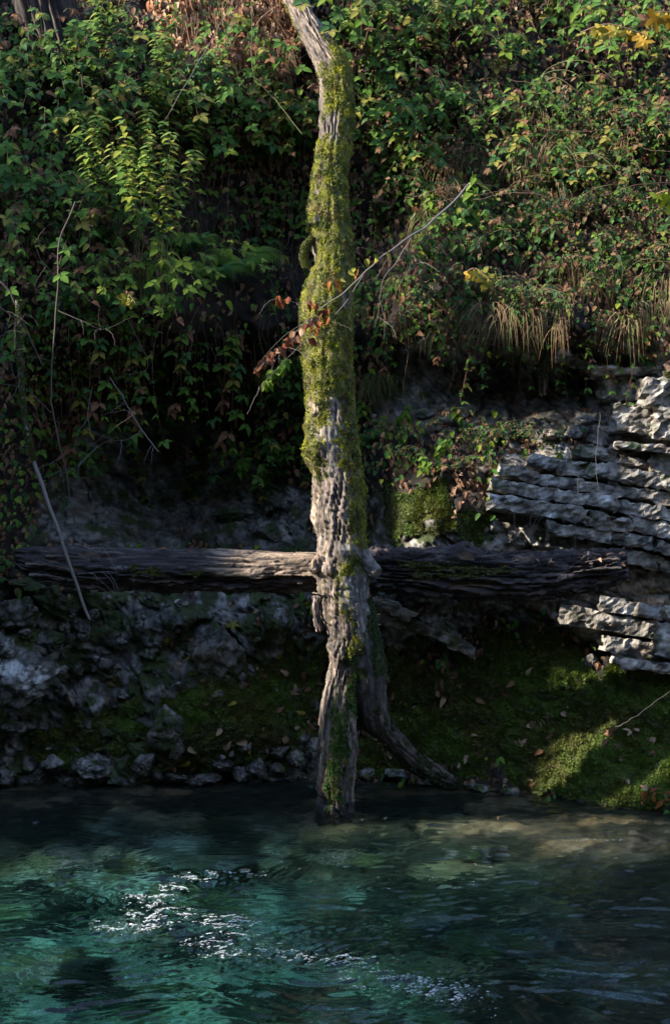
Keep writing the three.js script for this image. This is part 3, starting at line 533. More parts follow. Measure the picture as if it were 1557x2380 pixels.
  const lg = sweep(lp, V(1, 0, 0), 56, (j, a, y) => {
    const cx = Math.cos(a), cz = Math.sin(a), k = j / n, e = fbm(cx * 2, y * 5, cz * 2, 3), bark = smooth(-0.1, 0.1, e + (k < 0.55 ? 0.35 : -0.12)), moss = (k < 0.28 ? smooth(0.0, 0.3, cx + e - 0.2) : 0) + smooth(0.15, 0.4, fbm(cx * 2 + 4, y * 6, cz * 2, 3) + (k > 0.7 ? 0.18 : -0.05)) * (cz > -0.4 ? 1 : 0);
    const grain = fbm(cx * 7, y * 2.5, cz * 7, 3); lm.push(clamp(moss));
    let c = mixc([0.16, 0.13, 0.10], [0.05, 0.04, 0.04], smooth(-0.2, 0.3, grain)); c = mixc(c, mixc([0.055, 0.045, 0.048], [0.12, 0.105, 0.105], smooth(-0.2, 0.4, fbm(cx * 5, y * 8, cz * 5, 3))), bark);
    c = mixc(c, [0.04, 0.06, 0.012], clamp(moss));
    return { dr: 0.012 * grain + 0.008 * bark + 0.01 * fbm(cx * 2, y * 4, cz * 2, 2) + 0.004 * n3(cx * 3, y * 45, cz * 3) * bark, col: c };
  });
  lm.push(0, 0);
  const limb = part('limb', lg, M.wood, tree); limb.userData.label = 'dark forked limb bending into the water';
  scatter('moss', tuftGeo, mossMat, surfaceSpots(lg, 2600, rg, lm).map(([p, nn]) => ({ p, q: facing(nn, rg, 0.4), s: 0.010 + 0.010 * rg(), c: mixc([0.06, 0.085, 0.012], [0.04, 0.095, 0.015], rg()) })), limb);
  // stubs, bark flap, hooked side shoot, bracket fungi
  const rel = (px, py, z) => W(px, py, z).sub(tree.position), bark = (x, y, z) => mixc([0.10, 0.09, 0.09], [0.26, 0.24, 0.23], smooth(-0.3, 0.4, fbm(x * 9, y * 9, z * 9, 3)));
  const rough = (pts, r0, r1, name, amp = 0.012, tone = bark) => { const rws = pts.map(p => p.toArray()), m = 16, pa = []; for (let i = 0; i <= m; i++) { const q = catmull(rws, i / m * (rws.length - 1)); pa.push({ c: V(...q), r: mix(r0, r1, i / m) }); } const d = V().subVectors(pts.at(-1), pts[0]).normalize(); return part(name, sweep(pa, Math.abs(d.x) < 0.7 ? V(1, 0, 0) : V(0, 1, 0), 24, (j, a, y) => ({ dr: amp * fbm(Math.cos(a) * 3, y * 12, Math.sin(a) * 3, 3), col: tone(pa[j].c.x + Math.cos(a) * 0.1, pa[j].c.y + Math.sin(a) * 0.1, pa[j].c.z) })), M.wood, tree); };
  rough([rel(838, 1292, 0.18), rel(860, 1320, 0.24), rel(878, 1334, 0.28)], 0.085, 0.045, 'branch_stub', 0.022);
  rough([rel(748, 1300, 0.24), rel(735, 1318, 0.28), rel(726, 1330, 0.30)], 0.06, 0.035, 'knot', 0.04, (x, y, z) => mixc([0.34, 0.24, 0.17], [0.04, 0.03, 0.03], smooth(-0.2, 0.2, fbm(x * 14, y * 14, z * 14, 2))));
  rough([rel(775, 1310, 0.28), rel(768, 1325, 0.30), rel(766, 1336, 0.30)], 0.05, 0.03, 'knot', 0.04, (x, y, z) => mixc([0.30, 0.21, 0.16], [0.05, 0.04, 0.04], smooth(-0.2, 0.2, fbm(x * 14, y * 14, z * 14, 2))));
  rough([rel(737, 1385, 0.27), rel(735, 1420, 0.27), rel(742, 1468, 0.29)], 0.03, 0.018, 'bark_flap', 0.03, (x, y, z) => mixc([0.38, 0.30, 0.27], [0.08, 0.06, 0.06], smooth(-0.2, 0.25, fbm(x * 9, y * 5, z * 9, 2))));
  const hook = [rel(728, 555, -0.82), rel(712, 572, -0.78), rel(706, 600, -0.74), rel(713, 622, -0.72)];
  const shoot = rough(hook, 0.03, 0.022, 'side_shoot', 0.02, () => [0.06, 0.06, 0.015]);
  { const pl = []; for (let i = 0; i < 500; i++) { const t = rg(), q = V(...catmull(hook.map(p => p.toArray()), t * 3)), a = rg() * 6.28, nn = V(Math.cos(a), 0.3, Math.sin(a)).normalize(); pl.push({ p: q.addScaledVector(nn, 0.028), q: facing(nn, rg, 0.3), s: 0.012 + 0.008 * rg(), c: mixc([0.14, 0.16, 0.016], [0.07, 0.10, 0.014], rg()) }); } scatter('moss', tuftGeo, mossMat, pl, shoot); }
  const bracket = (() => { const p = [], ix = []; const K = 12; p.push(0, 0, 0, 0, -0.25, 0.1); for (let i = 0; i <= K; i++) { const a = i / K * Math.PI, w = 1 + 0.12 * Math.sin(i * 2.3); p.push(Math.cos(a) * w, 0.1, Math.sin(a) * 0.75 * w, Math.cos(a) * 1.06 * w, -0.06, Math.sin(a) * 0.8 * w); } for (let i = 0; i < K; i++) { const a = 2 + i * 2; ix.push(0, a + 2, a, a, a + 2, a + 1, a + 2, a + 3, a + 1, 1, a + 1, a + 3); } return geoFrom(p, ix, null, null, true); })();
  for (let i = 0; i < 17; i++) {
    const px = 735 + 36 * rg() - (i > 11 ? 8 : 0), py = 738 + i * 3.9 + 4 * rg(), p = rel(px, py, -0.47 + 0.155), m = part('bracket_fungus', bracket, i % 3 ? M.fungus : M.fungusRim, tree); m.position.copy(p); m.position.z += -0.02; m.scale.setScalar(0.035 + 0.02 * rg()); m.rotation.set(0.15, (rg() - 0.5) * 0.8, (rg() - 0.5) * 0.3);
  }
  for (const [px, py, z] of [[880, 1428, 0.14], [882, 1452, 0.14], [746, 1378, 0.28]]) { const m = part('bracket_fungus', bracket, M.fungus, tree); m.position.copy(rel(px - 8, py, z)); m.scale.setScalar(0.04); m.rotation.y = px > 800 ? 0.9 : -0.9; }
}

// ---------------------------------------------------------------- the fallen log
const LG = [[38, 1268, 1330], [60, 1266, 1345], [120, 1268, 1362], [200, 1270, 1374], [300, 1272, 1377], [400, 1275, 1378], [500, 1278, 1378], [600, 1281, 1378], [700, 1283, 1379], [780, 1282, 1378], [860, 1278, 1374], [940, 1276, 1378], [1000, 1274, 1386], [1060, 1276, 1390], [1130, 1284, 1392], [1200, 1285, 1392], [1280, 1283, 1388], [1350, 1281, 1376], [1410, 1279, 1364], [1456, 1280, 1346]];
{
  const log = new THREE.Group(), zL = -0.24; log.position.copy(W(745, 1330, zL));
  top('fallen_log', log, 'dark weathered log lying level across the rocks behind the dead tree', 'log');
  const path = [], pxs = [], N = LG.length - 1;
  for (let px = 38; px <= 1456; px += 2.6) { let k = 0; while (k < N - 1 && LG[k + 1][0] < px) k++; const q = catmull(LG, k + (px - LG[k][0]) / (LG[k + 1][0] - LG[k][0])), z = zL - 0.12 * smooth(1100, 1456, px) - 0.10 * smooth(400, 38, px), a = W(px, q[1], z), b = W(px, q[2], z); path.push({ c: V(a.x, (a.y + b.y) / 2, z).sub(log.position), r: (a.y - b.y) / 2 }); pxs.push(px); }
  const lm = [];
  const g = sweep(path, V(0, 1, 0), 110, (j, a, x) => {           // angle 0 = top, cos a = height
    const px = pxs[j], up = Math.cos(a), ca = Math.cos(a), sa = Math.sin(a), front = Math.sin(a) * 1;
    const e = fbm(x * 3, ca * 2, sa * 2, 3);
    const grain = fbm(x * 2.6, ca * 6, sa * 6, 4), fine = n3(x * 7, ca * 24, sa * 24), deep = Math.max(smooth(0.3, 0.6, n3(x * 1.3 + 4, ca * 4, sa * 4)), 0.8 * smooth(0.4, 0.6, n3(x * 3 + 9, ca * 9, sa * 9))), ch = facet(x * 0.4, a * 0.17, 0.05, 85)[0], ch2 = facet(x * 0.3 + 5, a * 0.17, 0.02, 86)[0], gap = smooth(0.55, 0.75, n3(x * 2.2, ca * 1.5, sa * 1.5 + 20));
    const rot = px > 860 ? 1 : smooth(0.15, -0.25, up + 0.4 * e);                         // furrowed rotten wood; the rest is smooth
    let dr = rot * (0.03 * grain + 0.010 * fine - 0.045 * deep) + (1 - rot) * (0.006 * grain + 0.002 * fine - 0.018 * deep * 0.5);
    dr += (0.4 + 0.6 * rot) * (0.022 * ch + 0.012 * ch2) - 0.02 * gap;
    dr += 0.018 * fbm(x * 0.8, ca, sa, 2) - (up < -0.15 && px < 860 ? 0.02 : 0);
    const end = Math.min(px - 38, 1456 - px); if (end < 60) dr += -0.05 * (1 - end / 60) * smooth(-0.2, 0.4, n3(ca * 3, sa * 3, 7) + (px < 500 ? 0.2 : -0.1));
    dr += 0.05 * Math.exp(-(((px - 1068) / 26) ** 2)) * smooth(0.5, 1, up);
    let c = mixc([0.030, 0.023, 0.028], [0.095, 0.075, 0.08], smooth(-0.15, 0.45, grain + 0.3 * fine));
    c = mixc(c, [0.022, 0.018, 0.02], smooth(0.1, 0.4, deep + 0.3 * grain) * 0.8);
    c = mixc(c, [0.012, 0.009, 0.01], smooth(0.12, 0.4, -ch + 0.5 * ch2) * 0.6); c = mixc(c, [0.20, 0.135, 0.09], gap * 0.7);
    c = mixc(c, [0.22, 0.18, 0.17], smooth(0.2, 0.5, fbm(x * 2, ca * 9, sa * 9 + 5, 3)) * 0.6);
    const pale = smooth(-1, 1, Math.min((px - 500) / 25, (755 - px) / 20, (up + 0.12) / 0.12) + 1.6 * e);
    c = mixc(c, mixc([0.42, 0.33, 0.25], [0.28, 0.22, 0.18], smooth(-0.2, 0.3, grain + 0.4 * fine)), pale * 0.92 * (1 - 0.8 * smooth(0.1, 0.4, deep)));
    if (px > 265 && px < 305 && Math.abs(up - 0.1) < 0.18 && n3(px * 0.2, up * 4, 1) > 0) c = mixc(c, [0.34, 0.32, 0.33], 0.6);
    let moss = 0; for (const [x0, x1, u0, u1] of [[340, 380, -0.05, 0.2], [436, 472, -0.12, 0.1], [930, 1190, 0.2, 0.5], [1010, 1120, -0.05, 0.25], [960, 1010, -0.2, 0.1], [310, 330, -0.05, 0.3]]) if (sa > -0.2) moss = Math.max(moss, smooth(-1, 1, Math.min((px - x0) / 14, (x1 - px) / 14, (up - u0) / 0.08, (u1 - up) / 0.08) + 2.4 * fbm(x * 7, ca * 6, sa * 6, 3) - 0.3));
    lm.push(moss); c = mixc(c, [0.07, 0.075, 0.015], moss * 0.8);
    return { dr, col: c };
  });
  lm.push(0, 0);
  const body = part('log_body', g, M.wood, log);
  const rg = rngOf(8);
  scatter('moss', tuftGeo, mossMat, surfaceSpots(g, 1700, rg, lm).map(([p, n]) => ({ p, q: facing(n, rg, 0.2), s: 0.008 + 0.008 * rg(), c: mixc([0.15, 0.16, 0.016], [0.08, 0.10, 0.014], rg()) })), body);
  const rel = (px, py, z) => W(px, py, z).sub(log.position);
  const splinter = (a, b, r) => part('splinter', (() => { const gg = stick([a, a.clone().lerp(b, 0.5).add(V(0, 0.01, 0)), b], r, r * 0.3, 6, 0.006); gg.setAttribute('color', new THREE.Float32BufferAttribute(new Array(gg.attributes.position.count).fill([0.18, 0.15, 0.14]).flat(), 3)); return gg; })(), M.wood, body);
  splinter(rel(70, 1335, -0.12), rel(150, 1345, -0.10), 0.016); splinter(rel(62, 1310, -0.12), rel(160, 1322, -0.09), 0.014); splinter(rel(110, 1292, -0.12), rel(210, 1300, -0.07), 0.012); splinter(rel(1440, 1300, -0.20), rel(1360, 1306, -0.16), 0.014); splinter(rel(1445, 1320, -0.19), rel(1330, 1330, -0.15), 0.012);
  const kn = part('branch_stub', (() => { const gg = stick([rel(1030, 1290, zL), rel(1058, 1274, zL + 0.02), rel(1092, 1268, zL + 0.03)], 0.05, 0.022, 12, 0.02); gg.setAttribute('color', new THREE.Float32BufferAttribute(new Array(gg.attributes.position.count).fill([0.09, 0.07, 0.07]).flat(), 3)); return gg; })(), M.wood, log);
  kn.userData.label = 'short broken branch stub on the log';
}
console.log('wood done');

// ---------------------------------------------------------------- moss cover of the bank
{
  const rg = rngOf(21), pl = [], A = bankGrid.mossAt;
  for (let k = 0; k < 90000; k++) {
    const o = A[Math.floor(rg() * A.length)], p = gridPoint(o), n = gridNormal(o); p.x += (rg() - 0.5) * 0.02; p.y += (rg() - 0.5) * 0.02;
    const t = fbm(p.x * 2.2, p.y * 2.2, 3, 3), b = n3(p.x * 7, p.y * 7, 6); if (b < -0.55 && rg() < 0.8) continue;
    const c = mixc(mixc([0.12, 0.18, 0.012], [0.21, 0.26, 0.016], rg()), mixc([0.11, 0.095, 0.018], [0.09, 0.20, 0.016], clamp(0.5 + t * 1.6)), 0.6);
    pl.push({ p, q: facing(n, rg, 0.7), s: 0.011 + 0.014 * rg() + 0.008 * Math.max(0, b), c });
  }
  scatter(numbered('bank_moss'), tuftGeo, mossMat, pl, scene); const m = scene.children.at(-1); tag(m, 'deep green feathery moss carpeting the lower river bank', 'moss');
}

// ---------------------------------------------------------------- leaves
function leafGeo(L, Wd, n, teeth, fold, curl, wid) {     // stalk end at the origin, tip along +z, face up +y
  const pos = [], uv = [], idx = [];
  for (let i = 0; i <= n; i++) {
    const t = i / n, w = Wd / 2 * wid(t) * (i % 2 ? 1 : 1 - teeth), y = -curl * L * t * t, z = L * t;
    pos.push(-w, y + fold * w, z, 0, y, z + (teeth ? 0.0 : 0), w, y + fold * w, z); uv.push(0.5 - 0.5 * wid(t) * 0.95, t, 0.5, t, 0.5 + 0.5 * wid(t) * 0.95, t);
    if (i < n) { const a = i * 3; idx.push(a, a + 3, a + 1, a + 1, a + 3, a + 4, a + 1, a + 4, a + 2, a + 2, a + 4, a + 5); }
  }
  return geoFrom(pos, idx, null, uv);
}
const ovate = t => Math.pow(Math.sin(Math.PI * Math.pow(t, 0.72)), 0.85), lance = t => Math.pow(Math.sin(Math.PI * Math.pow(t, 0.85)), 1.1);
const turn = (g, rx, ry, x = 0, y = 0, z = 0) => { const q = g.clone(); q.rotateX(rx); q.rotateY(ry); q.translate(x, y, z); return q; };
const trifoliate = (s, c) => { const l = leafGeo(0.078 * s, 0.052 * s, 7, 0.16, 0.25, c, ovate), k = leafGeo(0.062 * s, 0.044 * s, 6, 0.16, 0.3, c, ovate); return mergeGeometries([turn(l, 0, 0, 0, 0, 0.045 * s), turn(k, 0.1, 1.45, 0.004, 0, 0.032 * s), turn(k, 0.1, -1.45, -0.004, 0, 0.032 * s), leafGeo(0.05 * s, 0.004, 2, 0, 0, 0, () => 1)]); };
const TRI = [trifoliate(1, 0.15), trifoliate(1.2, 0.35), trifoliate(0.7, 0.2), trifoliate(1.35, 0.1), trifoliate(0.95, 0.7), trifoliate(0.55, 0.1), turn(leafGeo(0.1, 0.06, 8, 0.16, 0.5, 0.5, ovate), 0, 0, 0, 0, 0.02)];
const OVA = [leafGeo(0.085, 0.042, 7, 0.1, 0.3, 0.2, ovate), leafGeo(0.095, 0.05, 8, 0.1, 0.2, 0.35, ovate), leafGeo(0.07, 0.04, 7, 0.1, 0.35, 0.12, ovate)];
const BIG = [leafGeo(0.125, 0.062, 9, 0.1, 0.25, 0.3, ovate), leafGeo(0.10, 0.056, 9, 0.1, 0.3, 0.4, ovate)];
const SMALL = [leafGeo(0.034, 0.02, 3, 0, 0.25, 0.2, ovate), leafGeo(0.028, 0.019, 3, 0, 0.3, 0.1, ovate), leafGeo(0.042, 0.018, 3, 0, 0.2, 0.3, lance)];
const DRY = [leafGeo(0.06, 0.036, 6, 0.08, 0.6, 0.45, ovate), leafGeo(0.052, 0.034, 5, 0.06, -0.5, -0.4, ovate), leafGeo(0.07, 0.04, 6, 0.08, 0.3, 0.7, ovate)];
function mapleGeo(s, cup) {                              // five-lobed leaf
  const K = 40, pos = [0, 0, 0.35 * s], uv = [0.5, 0.4], idx = [];
  for (let ring = 0; ring < 2; ring++) for (let i = 0; i <= K; i++) {
    const a = i / K * Math.PI * 2, u = Math.abs(((a / (Math.PI * 2) * 5) % 1) - 0.5) * 2;   // tip at 0
    const lobe = 0.42 + 0.58 * Math.pow(Math.abs(1 - u - 0.0), 1.1) - (i % 2 ? 0.05 : 0), back = Math.cos(a) < -0.75 ? 0.55 : 1;
    const r = s * 0.62 * lobe * back * (ring ? 1 : 0.5), x = Math.sin(a + 0.0) * r, z = Math.cos(a) * r; pos.push(x, -cup * (r * r) / s + 0.05 * s * Math.sin(a * 5) * (ring ? 1 : 0.3), 0.35 * s + z); uv.push(0.5 + x / s * 0.6, 0.4 + z / s * 0.6);
  }
  for (let i = 0; i < K; i++) { idx.push(0, 1 + i, 2 + i); const a = 1 + i, b = 1 + K + 1 + i; idx.push(a, b, a + 1, a + 1, b, b + 1); }
  return geoFrom(pos, idx, null, uv);
}
const MAPLE = [mapleGeo(0.13, 0.3), mapleGeo(0.16, -0.4), mapleGeo(0.11, 0.9)];
const pick = (a, rg) => a[Math.floor(rg() * a.length) % a.length];
const qLook = (dir, upv) => { const z = dir.clone().normalize(), x = V().crossVectors(upv, z).normalize(), y = V().crossVectors(z, x); return new THREE.Quaternion().setFromRotationMatrix(new THREE.Matrix4().makeBasis(x, y, z)); };
function putLeaf(parent, geo, mat, p, dir, up, s = 1, name = 'leaf') { const m = part(name, geo, mat, parent); m.position.copy(p); m.quaternion.copy(qLook(dir, up)); m.scale.setScalar(s); return m; }
const stems = (list) => mergeGeometries(list);

function bramble(seed, pal, o = {}) {                    // arching canes with three-part leaves
  const rg = rngOf(seed), g = new THREE.Group(), tubes = [], canes = o.canes ?? 3;
  for (let k = 0; k < canes; k++) {
    const az = (rg() - 0.5) * 2.6, h = (0.35 + 0.4 * rg()) * (o.h ?? 1), out = 0.25 + 0.35 * rg(), dx = Math.sin(az), dz = Math.cos(az);
    const pts = [V(0, 0, 0), V(dx * out * 0.3, h * 0.7, dz * out * 0.3), V(dx * out * 0.75, h, dz * out * 0.75), V(dx * out * 1.25, h * 0.72, dz * out * 1.2)];
    tubes.push(stick(pts, 0.0045, 0.002, 5)); const n = 6 + Math.floor(rg() * 3), rows = pts.map(p => p.toArray());
    for (let i = 0; i < n; i++) {
      const t = 0.18 + 0.82 * i / (n - 1), p = V(...catmull(rows, t * 3)), side = i % 2 ? 1 : -1;
      const dir = V(side * (0.6 + 0.5 * rg()) * dz + dx * 0.5 + (rg() - 0.5) * 0.5, -0.15 - 0.45 * rg(), 0.55 + 0.5 * rg() - side * dx * 0.4);
      putLeaf(g, pick(TRI, rg), pick(pal, rg), p, dir, V((rg() - 0.5) * 0.5, 1, 0.35 + 0.3 * rg()), 0.75 + 0.4 * rg());
    }
  }
  const s = part('stem', stems(tubes), rg() < 0.5 ? M.stemGreen : M.stemRed, g); g.children.unshift(g.children.pop()); return g;
}
function vine(seed, pal) {                               // shoots that hang straight down over an edge
  const rg = rngOf(seed), g = new THREE.Group(), tubes = [];
  for (let k = 0; k < 3; k++) {
    const x = (rg() - 0.5) * 0.3, L = 0.45 + 0.5 * rg(), pts = [V(0, 0, -0.05), V(x * 0.6, 0.05, 0.14), V(x, -L * 0.4, 0.17 + 0.1 * rg()), V(x + (rg() - 0.5) * 0.15, -L, 0.16)], rows = pts.map(p => p.toArray()), n = 6 + Math.floor(4 * rg());
    tubes.push(stick(pts, 0.004, 0.0015, 5));
    for (let i = 0; i < n; i++) { const p = V(...catmull(rows, (0.25 + 0.75 * i / (n - 1)) * 3)), sd = i % 2 ? 1 : -1; putLeaf(g, pick(TRI, rg), pick(pal, rg), p, V(sd * (0.5 + 0.6 * rg()), -0.3 - 0.5 * rg(), 0.3 + 0.5 * rg()), V((rg() - 0.5) * 0.6, 1, 0.6), 0.6 + 0.45 * rg()); }
  }
  part('stem', stems(tubes), M.stemRed, g); g.children.unshift(g.children.pop()); return g;
}
function shrub(seed, pal, o = {}) {                      // upright shoots with opposite pointed leaves
  const rg = rngOf(seed), g = new THREE.Group(), tubes = [], n = o.shoots ?? 3;
  for (let k = 0; k < n; k++) {
    const h = (o.h ?? 1) * (0.75 + 0.35 * rg()), bx = (rg() - 0.5) * 0.12, lx = (rg() - 0.5) * 0.5, lz = 0.1 + 0.3 * rg();
    const pts = [V(bx, 0, 0), V(bx + lx * 0.25, h * 0.4, lz * 0.2), V(bx + lx * 0.6, h * 0.75, lz * 0.6), V(bx + lx, h, lz)], rows = pts.map(p => p.toArray());
    tubes.push(stick(pts, 0.006, 0.002, 5)); const m = Math.round(h / 0.075);
    for (let i = 0; i <= m; i++) {
      const t = (o.bare ?? 0.35) + (1 - (o.bare ?? 0.35)) * i / m, p = V(...catmull(rows, t * 3)), a0 = (i % 2) * 1.57 + rg() * 0.8;
      for (const sgn of [0, Math.PI]) { const a = a0 + sgn; if (rg() < 0.12) continue; putLeaf(g, pick(OVA, rg), pick(pal, rg), p, V(Math.cos(a), 0.05 - 0.4 * rg(), Math.sin(a) + 0.25), V((rg() - 0.5) * 0.4, 1, 0.35), 0.8 + 0.5 * rg()); }
    }
  }
  part('stem', stems(tubes), M.stemGreen, g); g.children.unshift(g.children.pop()); return g;
}
function herb(seed, pal, o = {}) {                       // broad drooping leaves on short stalks
  const rg = rngOf(seed), g = new THREE.Group(), tubes = [], n = o.n ?? 16, h = o.h ?? 0.4;
  tubes.push(stick([V(0, 0, 0), V(0.02, h * 0.5, 0.05), V(0, h, 0.12)], 0.006, 0.003, 5));
  for (let i = 0; i < n; i++) { const t = 0.25 + 0.75 * i / n, a = i * 2.4, p = V(0.02 * t, h * t, 0.12 * t * t); putLeaf(g, pick(BIG, rg), pick(pal, rg), p, V(Math.cos(a), -0.35 - 0.3 * rg(), Math.sin(a) + 0.4), V(0, 1, 0.5), (1.15 - 0.5 * t) * (0.8 + 0.4 * rg())); }
  part('stem', stems(tubes), M.stemGreen, g); g.children.unshift(g.children.pop()); return g;
}
function wiry(seed, tones, o = {}) {                     // thin twigs with many tiny leaves, too small to pick apart
  const rg = rngOf(seed), g = new THREE.Group(), tubes = [], pl = [];
  for (let k = 0; k < 6; k++) {
    const az = (rg() - 0.5) * 2.8, L = 0.3 + 0.4 * rg(), dx = Math.sin(az), dz = 0.5 * Math.cos(az), pts = [V(0, 0, 0), V(dx * L * 0.4, L * 0.45, dz * L * 0.6), V(dx * L * 0.9, L * 0.55, dz * L), V(dx * L * 1.3, L * 0.35, dz * L * 1.2)], rows = pts.map(p => p.toArray());
    tubes.push(stick(pts, 0.0035, 0.0015, 4));
    for (let i = 0; i < 16; i++) { const p = V(...catmull(rows, (0.12 + 0.88 * rg()) * 3)), d = V(rg() - 0.5, -0.5 * rg(), rg() - 0.2); p.addScaledVector(d, 0.03); pl.push({ p, q: qLook(d, V((rg() - 0.5) * 0.8, 1, 0.5)), s: 1.1 + 0.9 * rg(), c: pick(tones, rg) }); }
  }
  part('stem', stems(tubes), rg() < 0.5 ? M.twigBrown : M.stemGreen, g);
  const merged = []; for (const l of pl) { const q = SMALL[merged.length % 3].clone(); q.applyMatrix4(new THREE.Matrix4().compose(l.p, l.q, V(l.s, l.s, l.s))); const n = q.attributes.position.count; q.setAttribute('color', new THREE.Float32BufferAttribute(new Array(n).fill(l.c).flat(), 3)); merged.push(q); }
  part('foliage', mergeGeometries(merged), smallLeafMat, g, 'stuff'); return g;
}
const smallLeafMat = stuffLeaf.clone(); smallLeafMat.vertexColors = true;
function fern(seed, pal, n, L) {
  const rg = rngOf(seed), g = new THREE.Group();
  for (let k = 0; k < n; k++) {
    const az = (k / (n - 1) - 0.5) * 2.6 + (rg() - 0.5) * 0.3, l = L * (0.75 + 0.35 * rg()), dx = Math.sin(az), dz = Math.cos(az) * 0.8, pts = [V(0, 0, 0), V(dx * l * 0.3, l * 0.38, dz * l * 0.3), V(dx * l * 0.65, l * 0.42, dz * l * 0.6), V(dx * l, l * 0.15, dz * l * 0.85)], rows = pts.map(p => p.toArray()), gs = [stick(pts, 0.003, 0.001, 4)];
    for (let i = 0; i < 22; i++) {
      const t = 0.14 + 0.86 * i / 22, p = V(...catmull(rows, t * 3)), q = V(...catmull(rows, Math.min(3, t * 3 + 0.1))), T = q.sub(p).normalize(), up = V(-dx * 0.3, 1, 0.45), sd = V().crossVectors(up, T).normalize(), w = l * 0.30 * Math.sin(Math.PI * Math.pow(t, 0.5)) + 0.004;
      for (const s of [-1, 1]) { const q2 = leafGeo(w, w * 0.15 + 0.003, 6, 0.4, 0.1, 0.3, lance); q2.applyMatrix4(new THREE.Matrix4().compose(p, qLook(sd.clone().multiplyScalar(s).addScaledVector(T, 0.35), up), V(1, 1, 1))); gs.push(q2); }
    }
    part('frond', mergeGeometries(gs), pick(pal, rg), g);
  }
  return g;
}
function tussock(seed, n, L, dry, o = {}) {              // arching blades that hang over the edge
  const rg = rngOf(seed), g = new THREE.Group(), pos = [], idx = [], col = [];
  for (let k = 0; k < n; k++) {
    const az = (rg() - 0.5) * 3.0, l = L * (0.5 + 0.6 * rg()), dx = Math.sin(az) * 0.6, dz = 0.25 + 0.45 * rg(), up = (o.up ?? 0.35) * (0.5 + rg()), bx = (rg() - 0.5) * 0.12, by = (rg() - 0.5) * 0.05, w = 0.0022 + 0.0018 * rg(), S = 6;
    const c = rg() < dry ? mixc([0.24, 0.145, 0.07], [0.15, 0.08, 0.04], rg()) : mixc([0.07, 0.13, 0.025], [0.16, 0.20, 0.05], rg());
    for (let i = 0; i <= S; i++) { const t = i / S, x = bx + dx * l * t * 0.8, y = by + l * (up * Math.sin(t * 2.2) * 1.0 - 0.75 * t * t), z = dz * l * Math.sin(t * 1.4), ww = w * (1 - t * t) + 0.0004; pos.push(x - ww, y, z, x + ww, y + 0.3 * ww, z); col.push(...c, ...c); if (i < S) { const a = pos.length / 3 - 2; idx.push(a, a + 1, a + 2, a + 1, a + 3, a + 2); } }
  }
  part('blades', geoFrom(pos, idx, col), grassMat, g, 'stuff'); return g;
}
function place(proto, name, p, s, yaw, label, cat, group, tilt = 0.25, roll = 0) { const o = proto.clone(); o.position.copy(p); o.rotation.set(tilt, yaw, roll); o.scale.setScalar(s); return top(name, o, label, cat, group); }

const D = GREENS, mixPal = (...a) => a.flat();
const BR_LEAVES = [D[0], D[1], D[3], D[1], D[4], D[0], D[1], D[2], YELLOWS[2], BROWNS[0]];
const BR_LOW = [301, 302, 303, 304, 305].map(s => bramble(s, BR_LEAVES));
const BR_MID = [311, 312, 313, 314, 315].map(s => bramble(s, BR_LEAVES));
const BR_LIME = [321, 322, 323].map(s => bramble(s, [LIMES[0], LIMES[1], D[3], D[1]]));
const BR_AUTUMN = [331, 332, 333, 334].map(s => bramble(s, [D[1], LIMES[2], D[3], YELLOWS[2], D[0], D[1]]));
const SH = [341, 342, 343, 344].map((s, i) => shrub(s, [D[1], D[3], LIMES[1], LIMES[2], D[1]], { h: 0.8 + 0.12 * i }));
const SH_TALL = [351, 352].map(s => shrub(s, [LIMES[0], D[3], LIMES[2], D[1]], { h: 1.45, bare: 0.45, shoots: 4 }));
const HB = [361, 362].map(s => herb(s, [D[1], D[3], LIMES[1]])), HB_LOW = [363, 364].map(s => herb(s, [D[1], D[3], LIMES[1]], { n: 10, h: 0.22 }));
const tg = [[0.05, 0.16, 0.014], [0.08, 0.22, 0.016], [0.14, 0.25, 0.014], [0.04, 0.14, 0.035], [0.22, 0.29, 0.016], [0.05, 0.17, 0.014], [0.24, 0.12, 0.05]];
const tw = [[0.05, 0.13, 0.03], [0.07, 0.17, 0.025], [0.10, 0.19, 0.025], [0.045, 0.12, 0.05], [0.17, 0.22, 0.03], [0.24, 0.13, 0.06], [0.30, 0.18, 0.10], [0.20, 0.09, 0.045]];
const WR = [371, 372, 373, 374, 375].map(s => wiry(s, tw));
const VN = [391, 392, 393, 394].map(s => vine(s, BR_LEAVES));
const TU_DRY = [381, 382, 383].map(s => tussock(s, 60, 0.45, 0.75)), TU_GREEN = [384, 385, 386].map(s => tussock(s, 45, 0.4, 0.3));

const rp = rngOf(4242);
function fill(protos, n, [x0, y0, x1, y1], [s0, s1], name, label, cat, group, tilt = 0.25) {
  for (let i = 0; i < n; i++) { const px = mix(x0, x1, (i + rp()) / n), py = mix(y0, y1, rp()); const third = n < 10 || label.split(' ').length > 12 ? '' : [' toward its left end', ' around its middle', ' toward its right end'][Math.floor(i / n * 3)]; place(pick(protos, rp), name, on(px, py, -0.02), mix(s0, s1, rp()), (rp() - 0.5) * 1.6, label + third, cat, group + third, tilt + (rp() - 0.5) * 0.2, (rp() - 0.5) * 0.3); }
}
const BU = 'bramble_bush';
fill(BR_LOW, 20, [-40, 200, 210, 590], [0.75, 1.05], BU, 'bramble with dark green three-part leaves on the shaded far left slope', 'bramble', 'dark brambles at the far left');
fill(BR_MID, 14, [-30, 150, 260, 260], [0.7, 0.9], BU, 'bramble growing around the dark stump in the upper left corner', 'bramble', 'brambles in the upper left corner');
fill(BR_MID, 11, [200, 120, 470, 520], [0.75, 1.0], BU, 'bramble among the upright shoots of the upper left slope', 'bramble', 'brambles of the upper left slope');
